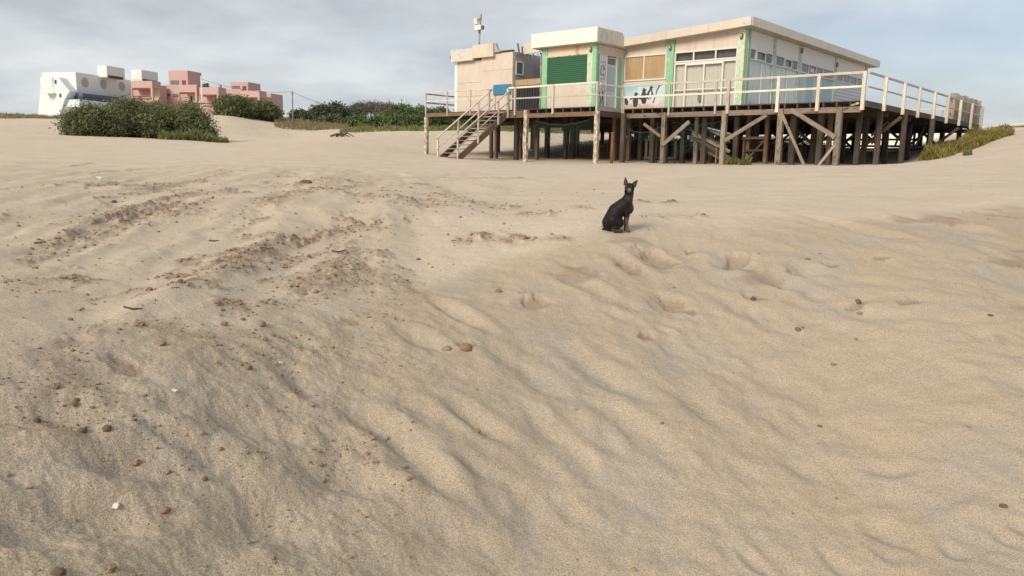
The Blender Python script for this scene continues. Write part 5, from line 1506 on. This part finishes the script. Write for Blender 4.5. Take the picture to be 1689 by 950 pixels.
# ------------------------------------------------------------------ dog
def build_dog():
    D = 5.75
    a = azim(1013, 381); bx, by = math.sin(a) * D, math.cos(a) * D
    bz = gz(bx, by)
    root = thing('dog', 'small black and tan dog sitting on the sand, greying head turned to the viewer', 'dog', (bx, by, bz - .004), 0)
    # x to the right (facing), y away from the viewer, z up
    segs = []   # (p, q, rp, rq)
    def C(p, q, r1, r2): segs.append((Vector(p), Vector(q), r1, r2))
    def E(p, r): segs.append((Vector(p), Vector(p) + Vector((0, 0, .001)), r, r))
    C((-.030, 0, .066), (.012, 0, .150), .062, .062)       # pelvis to loin
    C((.012, 0, .150), (.072, 0, .196), .060, .058)        # ribcage
    C((.072, 0, .196), (.088, 0, .172), .058, .050)        # chest
    C((.080, 0, .212), (.096, -.004, .262), .048, .034)    # neck
    C((.096, -.004, .262), (.098, -.010, .300), .034, .033)
    C((.098, -.008, .316), (.098, -.018, .322), .036, .036)   # skull
    C((.092, -.034, .312), (.066, -.068, .299), .023, .0145)  # muzzle
    C((.085, -.036, .322), (.080, -.045, .315), .020, .018)
    for s in (-1, 1):
        y = .030 * s
        C((.084, y, .165), (.086, y * 1.05, .118), .027, .019)   # upper foreleg
        C((.086, y * 1.05, .118), (.086, y, .050), .0165, .0115)
        C((.086, y, .050), (.088, y, .014), .0115, .0125)
        C((.088, y, .011), (.106, y * 1.05, .009), .012, .009)   # paw
        C((-.012, .040 * s, .085), (.030, .050 * s, .070), .050, .036)   # thigh
        C((.030, .052 * s, .062), (-.010, .055 * s, .022), .028, .016)   # lower leg folded
        C((-.012, .055 * s, .015), (.046, .056 * s, .010), .0135, .011)  # hind foot flat
    C((-.065, .0, .028), (-.078, .03, .014), .014, .010)   # tail on the sand
    C((-.078, .03, .014), (-.060, .085, .010), .010, .006)
    bm = bmesh.new()
    for p, q, r1, r2 in segs:
        d = q - p; ln = d.length
        z = d.normalized(); x = z.orthogonal().normalized(); y = z.cross(x)
        n = 16; rings = []
        steps = [(-math.pi / 2 + i * math.pi / 10) for i in range(1, 6)]
        prof = [(p, r1, t_) for t_ in steps] + [(q, r2, -t_) for t_ in reversed(steps)]
        vs0 = bm.verts.new(p - z * r1)
        prev = None
        for c, rr, th in prof:
            ring = [bm.verts.new(c + z * rr * math.sin(th) + (x * math.cos(2 * math.pi * k / n) + y * math.sin(2 * math.pi * k / n)) * rr * math.cos(th)) for k in range(n)]
            if prev is None:
                for k in range(n): bm.faces.new((vs0, ring[(k + 1) % n], ring[k]))
            else:
                for k in range(n): bm.faces.new((prev[k], prev[(k + 1) % n], ring[(k + 1) % n], ring[k]))
            prev = ring
        vs1 = bm.verts.new(q + z * r2)
        for k in range(n): bm.faces.new((prev[k], prev[(k + 1) % n], vs1))
    bmesh.ops.recalc_face_normals(bm, faces=bm.faces)
    me = bpy.data.meshes.new('tmp'); bm.to_mesh(me); bm.free()
    tmp = bpy.data.objects.new('tmp', me); col.objects.link(tmp)
    rm = tmp.modifiers.new('r', 'REMESH'); rm.mode = 'VOXEL'; rm.voxel_size = .0038; rm.use_smooth_shade = True
    sm = tmp.modifiers.new('s', 'SMOOTH'); sm.factor = .5; sm.iterations = 7
    dg = bpy.context.evaluated_depsgraph_get()
    body = bpy.data.meshes.new_from_object(tmp.evaluated_get(dg))
    body.name = 'body'
    bpy.data.objects.remove(tmp)
    n = len(body.vertices)
    v = np.empty(n * 3); body.vertices.foreach_get('co', v); v = v.reshape(-1, 3)
    tan = np.zeros(n); grey = np.zeros(n)
    leg = (v[:, 0] > .055) & (v[:, 2] < .13)
    tan = np.maximum(tan, np.where(leg, sst(.125, .085, v[:, 2]), 0))
    tan = np.maximum(tan, .5 * sst(.055, .0, np.linalg.norm((v - [.128, -.02, .19]) / [1, 1, 1.2], axis=1)))
    hind = (v[:, 2] < .024) & (v[:, 0] > -.03) & (v[:, 0] < .055)
    tan = np.maximum(tan, np.where(hind, .45, 0))
    tan = np.maximum(tan, .35 * sst(.05, .01, np.linalg.norm((v - [.108, -.03, .25]), axis=1)))
    mz = np.linalg.norm((v - [.088, -.058, .300]) / [1.0, 1.0, .9], axis=1)
    grey = sst(.029, .014, mz)
    nose_d = np.linalg.norm(v - np.array([.060, -.076, .302]), axis=1)
    grey *= sst(.010, .020, nose_d)
    for nme, arr in (('tan', tan), ('grey', grey)):
        at_ = body.attributes.new(nme, 'FLOAT', 'POINT'); at_.data.foreach_set('value', arr.astype(np.float32))
    m, t, b = new_mat('short_dog_coat')
    A1 = t.nodes.new('ShaderNodeAttribute'); A1.attribute_name = 'tan'
    A2 = t.nodes.new('ShaderNodeAttribute'); A2.attribute_name = 'grey'
    vv = coords(t, (60, 60, 25), False)
    nz = noise(t, vv, 3, 4, .6)
    cc = mixc(t, nz, (0.006, 0.0055, 0.0055), (0.016, 0.013, 0.012))
    cc = mixc(t, A1.outputs['Fac'], cc, (0.135, 0.075, 0.048))
    cc = mixc(t, A2.outputs['Fac'], cc, (0.27, 0.235, 0.20))
    t.links.new(cc, b.inputs['Base Color']); b.inputs['Roughness'].default_value = .6; b.inputs['Specular IOR Level'].default_value = .22
    bump(t, b, nz, .35, .003)
    body.materials.clear(); body.materials.append(m)
    body.polygons.foreach_set('use_smooth', [True] * len(body.polygons))
    link('body', body, root)
    # ears: thin hollow leaves
    def ear(base, tip, width, face):
        base, tip, face = Vector(base), Vector(tip), Vector(face).normalized()
        ax = (tip - base); side = ax.cross(face).normalized(); nrm = side.cross(ax).normalized()
        vs = []; fs = []; N_ = 7; Mw = 6
        for lay in (0, 1):
            for i in range(N_):
                f = i / (N_ - 1); w = width * (1 - f) ** .75 * (1 + .25 * math.sin(f * 3.14)) + .0008
                for j in range(Mw):
                    g = j / (Mw - 1) * 2 - 1
                    vs.append(base + ax * f + side * g * w + nrm * ((g * g - 1) * -w * .55 * (1 if True else 0) * -1 + (-.0022 if lay else .0)) )
        for lay in (0, 1):
            o = lay * N_ * Mw
            for i in range(N_ - 1):
                for j in range(Mw - 1):
                    q = (o + i * Mw + j, o + i * Mw + j + 1, o + (i + 1) * Mw + j + 1, o + (i + 1) * Mw + j)
                    fs.append(q if not lay else q[::-1])
        o = N_ * Mw
        for i in range(N_ - 1):
            for j in (0, Mw - 1): fs.append((i * Mw + j, (i + 1) * Mw + j, o + (i + 1) * Mw + j, o + i * Mw + j))
        eo = MB().add(vs, fs).build('ear', em, root, smooth=True)
        inner = MB()
        vi = []
        for i in range(N_):
            f = i / (N_ - 1) * .8; w = (width * (1 - f) ** .75 * (1 + .25 * math.sin(f * 3.14))) * .62
            for j in range(3):
                g = j - 1
                vi.append(base + ax * (f + .06) + side * g * w + nrm * (.0035 - (1 - g * g) * w * .25))
        inner.add(vi, [(i * 3 + j, i * 3 + j + 1, (i + 1) * 3 + j + 1, (i + 1) * 3 + j) for i in range(N_ - 1) for j in range(2)])
        inner.build('inner_ear', MAT['ear_skin'], eo, smooth=True)
    em = flat('black_ear_fur', (0.018, 0.015, 0.014), .6)
    MAT['ear_skin'] = flat('ear_skin', (0.085, 0.05, 0.042), .7)
    ear((.072, -.012, .338), (.063, -.018, .399), .0165, (-.45, -1, .1))
    ear((.124, -.010, .334), (.154, -.014, .379), .0185, (.25, -1, .1))
    def ball(name, c, r, mat, parent, sc_=(1, 1, 1)):
        bm = bmesh.new(); bmesh.ops.create_uvsphere(bm, u_segments=12, v_segments=8, radius=r)
        me = bpy.data.meshes.new(name); bm.to_mesh(me); bm.free(); me.materials.append(mat)
        me.polygons.foreach_set('use_smooth', [True] * len(me.polygons))
        o = link(name, me, parent, c); o.scale = sc_; return o
    gloss = flat('wet_black', (0.006, 0.006, 0.007), .15)
    ball('nose', (.0605, -.0785, .3035), .0075, gloss, root, (1.1, .9, .85))
    ball('eye', (.0735, -.0455, .3265), .0058, gloss, root); ball('eye', (.1050, -.0560 + .006, .3265), .0058, gloss, root)
    for (x, y, z) in ((.071, -.0455, .3345), (.105, -.0505, .3345)):
        ball('brow', (x, y, z), .0042, flat('grey_brow', (0.10, .085, .07), .7), root, (1.4, .7, .6))
    MB().tube([(.078, -.0745, .2935), (.088, -.066, .2925), (.097, -.0545, .2945)], .0012, 4).build('mouth', gloss, root)
build_dog()

# ------------------------------------------------------------------ clods, stones, shells, twigs
def ico(sub):
    bm = bmesh.new(); bmesh.ops.create_icosphere(bm, subdivisions=sub, radius=1)
    v = np.array([p.co[:] for p in bm.verts]); f = [tuple(q.index for q in fc.verts) for fc in bm.faces]
    bm.free(); return v, np.array(f)
I1, F1 = ico(1); I2, F2 = ico(2)
def lump(I, size, seed):
    o = rng.uniform(0, 50, 2)
    n = 1 + .34 * perlin(I[:, 0] * 1.6 + o[0], I[:, 1] * 1.6 + I[:, 2] * 1.3 + o[1]) + .22 * perlin(I[:, 0] * 4 + o[1], I[:, 2] * 4 + I[:, 1] * 3 + o[0])
    s = size * rng.uniform(.75, 1.25, 3) * np.array([1, 1, .72])
    v = I * n[:, None] * s
    a = rng.uniform(0, 6.28); c, s_ = math.cos(a), math.sin(a)
    return v @ np.array([[c, s_, 0], [-s_, c, 0], [0, 0, 1]])
def clod_mat():
    m, t, b = new_mat('clod_sand')
    tc = t.nodes.new('ShaderNodeTexCoord'); v = tc.outputs['Object']
    cc = mixc(t, rng_map(t, noise(t, v, 6, 3), .35, .65), (0.34, 0.26, 0.17), (0.23, 0.165, 0.105))
    cc = mixc(t, rng_map(t, noise(t, v, 160, 2, .7), .35, .65), mixc(t, 1.0, cc, (.75, .75, .75), 'MULTIPLY'), mixc(t, 1.0, cc, (1.25, 1.25, 1.25), 'MULTIPLY'))
    t.links.new(cc, b.inputs['Base Color']); b.inputs['Roughness'].default_value = .95; b.inputs['Specular IOR Level'].default_value = .1
    bump(t, b, noise(t, v, 120, 4, .7), .6, .006)
    return m
MAT['clod'] = clod_mat()
def clods():
    # candidate points, thinned by where the photo shows broken crust
    n = 170000
    phi = rng.uniform(-.66, .66, n); r = np.exp(rng.uniform(math.log(1.6), math.log(15), n))
    x, y = r * np.sin(phi), r * np.cos(phi)
    _, sand_tone, crust, _ = detail(x, y)
    crest = np.interp(phi, _crx, _crr); bank = r < crest
    leftbank = bank & (phi < -.14 + .05 * perlin(x * 3, y * 3))
    cl = sst(-.1, .55, fbm(x * 2.6 + 4, y * 2.6, 3))
    p = np.where(leftbank, .17 * cl + .02, np.where(bank, .0022, 0))
    p = np.where(~bank, .012 * (1 - sst(9, 14, r)) * (phi < .12) + .55 * crust * (1 - .4 * sst(8, 14, r)) + .001, p)
    k = rng.random(n) < p
    x, y, r = x[k], y[k], r[k]
    z = ground_h(x, y)
    sz = .0026 * np.exp(rng.normal(0, .6, len(x))) * np.clip(r / 2.6, .8, 2.2)
    sz = np.clip(sz, .0016, .017)
    V = []; F = []; off = 0
    for i in range(len(x)):
        I, Fc = (I2, F2) if sz[i] / r[i] > .0040 else (I1, F1)
        v = lump(I, sz[i], i) + np.array([x[i], y[i], z[i] + sz[i] * .2])
        V.append(v); F.append(Fc + off); off += len(v)
    V = np.vstack(V); F = np.vstack(F)
    me = bpy.data.meshes.new('sand_clods')
    me.vertices.add(len(V)); me.vertices.foreach_set('co', V.ravel())
    me.loops.add(len(F) * 3); me.loops.foreach_set('vertex_index', F.ravel().astype(np.int32))
    me.polygons.add(len(F)); me.polygons.foreach_set('loop_start', np.arange(len(F), dtype=np.int32) * 3)
    me.polygons.foreach_set('use_smooth', np.zeros(len(F), bool))
    me.update(calc_edges=True); me.materials.append(MAT['clod'])
    o = link('sand_clods', me); tag(o, 'countless small brown clods of crusted sand strewn over the bank and plateau', 'sand clods', kind='stuff')
    print('clods', len(x), 'tris', len(F))
clods()

def solve_ground(px, py, lo=1.4, hi=40):
    """where the view through a photo pixel meets the sand"""
    d = ray(px, py); d = d / math.hypot(d[0], d[1])
    ts = np.exp(np.linspace(math.log(lo), math.log(hi), 700))
    g = ground_h(d[0] * ts, d[1] * ts); k = np.argmax(g >= d[2] * ts)
    t = ts[k] if g[k] >= d[2] * ts[k] else lo
    return np.array([d[0] * t, d[1] * t, gz(d[0] * t, d[1] * t)]), t
STONES = [  # px, py, width px, colour, label
 (737, 578, 20, 'tan', 'smooth tan round stone beside a reddish clod on the bank, below the middle'),
 (768, 577, 28, 'red', 'reddish crumbly clod right beside the smooth tan stone'),
 (428, 535, 24, 'tan', 'oval tan stone on the left bank just under its crest'),
 (408, 609, 20, 'red', 'brown round clod alone on the left bank below the oval tan stone'),
 (1243, 494, 14, 'dark', 'small dark grey clod in a furrow right of the dog'),
 (1316, 546, 12, 'dark', 'small dark clod on the right bank beneath two others'),
 (1415, 500, 15, 'dark', 'greyish brown lump on the right bank'),
 (1418, 520, 11, 'red', 'small orange lump just under the greyish brown lump on the right bank'),
 (1633, 523, 9, 'dark', 'little dark pebble near the right edge of the bank'),
 (1352, 706, 9, 'dark', 'little brown pebble alone low on the right slope'),
 (1655, 836, 13, 'dark', 'dark crumb of debris near the bottom right corner'),
 (188, 335, 12, 'dark', 'dark clod on the left plateau'),
 (60, 694, 14, 'dark', 'brown clod near the left edge of the bank, uppermost of the dark clods there'),
 (135, 712, 18, 'dark', 'brown clod at the left of the bank below a shaded hollow'),
 (177, 710, 20, 'dark', 'knobbly dark clod at the left of the bank, right of the shaded hollow'),
 (333, 718, 12, 'tan', 'small tan clod in the lower left of the bank'),
 (338, 793, 12, 'dark', 'dark clod in the lower left, right of the white shell'),
 (272, 848, 20, 'red', 'reddish clod right of the large white shell'),
 (95, 945, 26, 'dark', 'dark clod at the very bottom left'),
 (505, 303, 22, 'dark', 'clod on top of the low mound of the left plateau'),
 (690, 428, 10, 'dark', 'small clod on the smooth middle plateau edge'),
 (822, 482, 14, 'red', 'small reddish clod near the crest of the bank, left of the dog'),
]
STM = {'tan': flat('tan_stone', (0.33, 0.255, 0.17), .8, .35), 'red': flat('reddish_clod', (0.33, 0.215, 0.135), .95, .45), 'dark': flat('dark_clod', (0.17, 0.125, 0.085), .95, .4)}
for c_, m_ in STM.items():
    bump(m_.node_tree, m_.node_tree.nodes['Principled BSDF'], noise(m_.node_tree, coords(m_.node_tree), 90, 4, .7), .6, .006)
def rough_lump(size, crumbly):
    v, f = ico(3)
    o = rng.uniform(0, 50, 2)
    a = .10 if not crumbly else .22
    n = 1 + a * perlin(v[:, 0] * 1.5 + o[0], v[:, 1] * 1.5 + v[:, 2] + o[1]) + (.16 * perlin(v[:, 0] * 4.5 + o[1], v[:, 1] * 4.5 + v[:, 2] * 3 + o[0]) + .08 * perlin(v[:, 0] * 10 + o[1], v[:, 2] * 10 + v[:, 1] * 7) if crumbly else 0)
    return v * n[:, None] * size * np.array([1, rng.uniform(.7, 1.0), rng.uniform(.6, .85)]), f
for (px, py, w, c, lab) in STONES:
    p, d = solve_ground(px, py)
    s = px_m(w, d) / 2 * .85
    v, f = rough_lump(s, c != 'tan')
    o = MB().add(v, [tuple(q) for q in f]).build('stone' if c == 'tan' else 'clod', STM[c], None, smooth=True, loc=(p[0], p[1], p[2] - s * .02))
    o.rotation_euler = (0, 0, random.uniform(0, 6.28))
    tag(o, lab, 'stone' if c == 'tan' else 'clod', 'loose stones and clods on the bank')

def shell(px, py, w, label, rot):
    p, d = solve_ground(px, py); s = px_m(w, d) / 2
    vs = []; n, m_ = 9, 6
    for i in range(m_ + 1):
        f = i / m_
        for j in range(n + 1):
            a = (j / n - .5) * 2.2
            rr = s * 2 * f * (1 - .12 * abs(math.sin(j * 1.57)))
            vs.append((rr * math.sin(a) * .8, rr * math.cos(a) - s, s * .5 * math.sin(f * 2.6) * math.cos(a * .6)))
    fs = [(i * (n + 1) + j, i * (n + 1) + j + 1, (i + 1) * (n + 1) + j + 1, (i + 1) * (n + 1) + j) for i in range(m_) for j in range(n)]
    o = MB().add(vs, fs).build('seashell', SHM, None, smooth=True, loc=(p[0], p[1], p[2] + s * .25))
    o.rotation_euler = (.5, .2, rot); tag(o, label, 'seashell', 'white shells on the sand')
SHM = flat('white_shell', (0.70, 0.66, 0.60), .5, .2)
shell(191, 838, 13, 'largest white seashell, in the lower left of the bank', -.8)
shell(288, 647, 8, 'small white shell on the left bank above the large shell', .4)
shell(463, 602, 7, 'tiny pale shell on the bank right of the brown round clod', 1.0)
shell(164, 295, 8, 'white shell fragment far up on the left plateau', .3)
shell(562, 352, 6, 'white shell fragment on the low mound', 2.0)

def twig(pts, w, label, mat='bark'):
    P = [solve_ground(*q)[0] + np.array([0, 0, .006]) for q in pts]
    d = math.hypot(P[0][0], P[0][1]); r = px_m(w, d) / 2
    o = P[0]
    ob = MB(o).tube(P, [r] * (len(P) - 1) + [r * .4], 5).build('twig', MAT[mat], None, smooth=True, loc=tuple(o))
    tag(ob, label, 'twig', 'twigs lying on the sand')
twig([(205, 509), (220, 514), (236, 513)], 3.2, 'thin dark curved twig on the left plateau near the bank crest')
twig([(408, 901), (420, 899), (430, 897)], 1.6, 'short black stick in the hollow at the bottom left')
twig([(345, 398), (352, 399), (362, 398)], 2.4, 'short dark twig on the left plateau among brown crust')
twig([(548, 416), (560, 418), (572, 413)], 2.2, 'pale brown twig beside the crusted ridge of the left plateau')
def driftwood():
    p, d = solve_ground(555, 226, 20, 60)
    t = thing('driftwood', 'dark tangle of driftwood lying on the far sand crest left of the deck', 'driftwood', tuple(p))
    for k in range(6):
        a = random.uniform(-.5, .5)
        x = random.uniform(-.5, .3)
        MB().tube([(x, random.uniform(-.2, .2), .04), (x + .35, .05, .18 + random.uniform(-.05, .1)), (x + .8, random.uniform(-.2, .2), .05)], [.05, .045, .02], 5).build('branch', MAT['bark'], t, smooth=True)
    MB().tube([(.3, 0, .1), (.32, 0, .45)], [.02, .008], 5).build('branch', MAT['bark'], t)
driftwood()
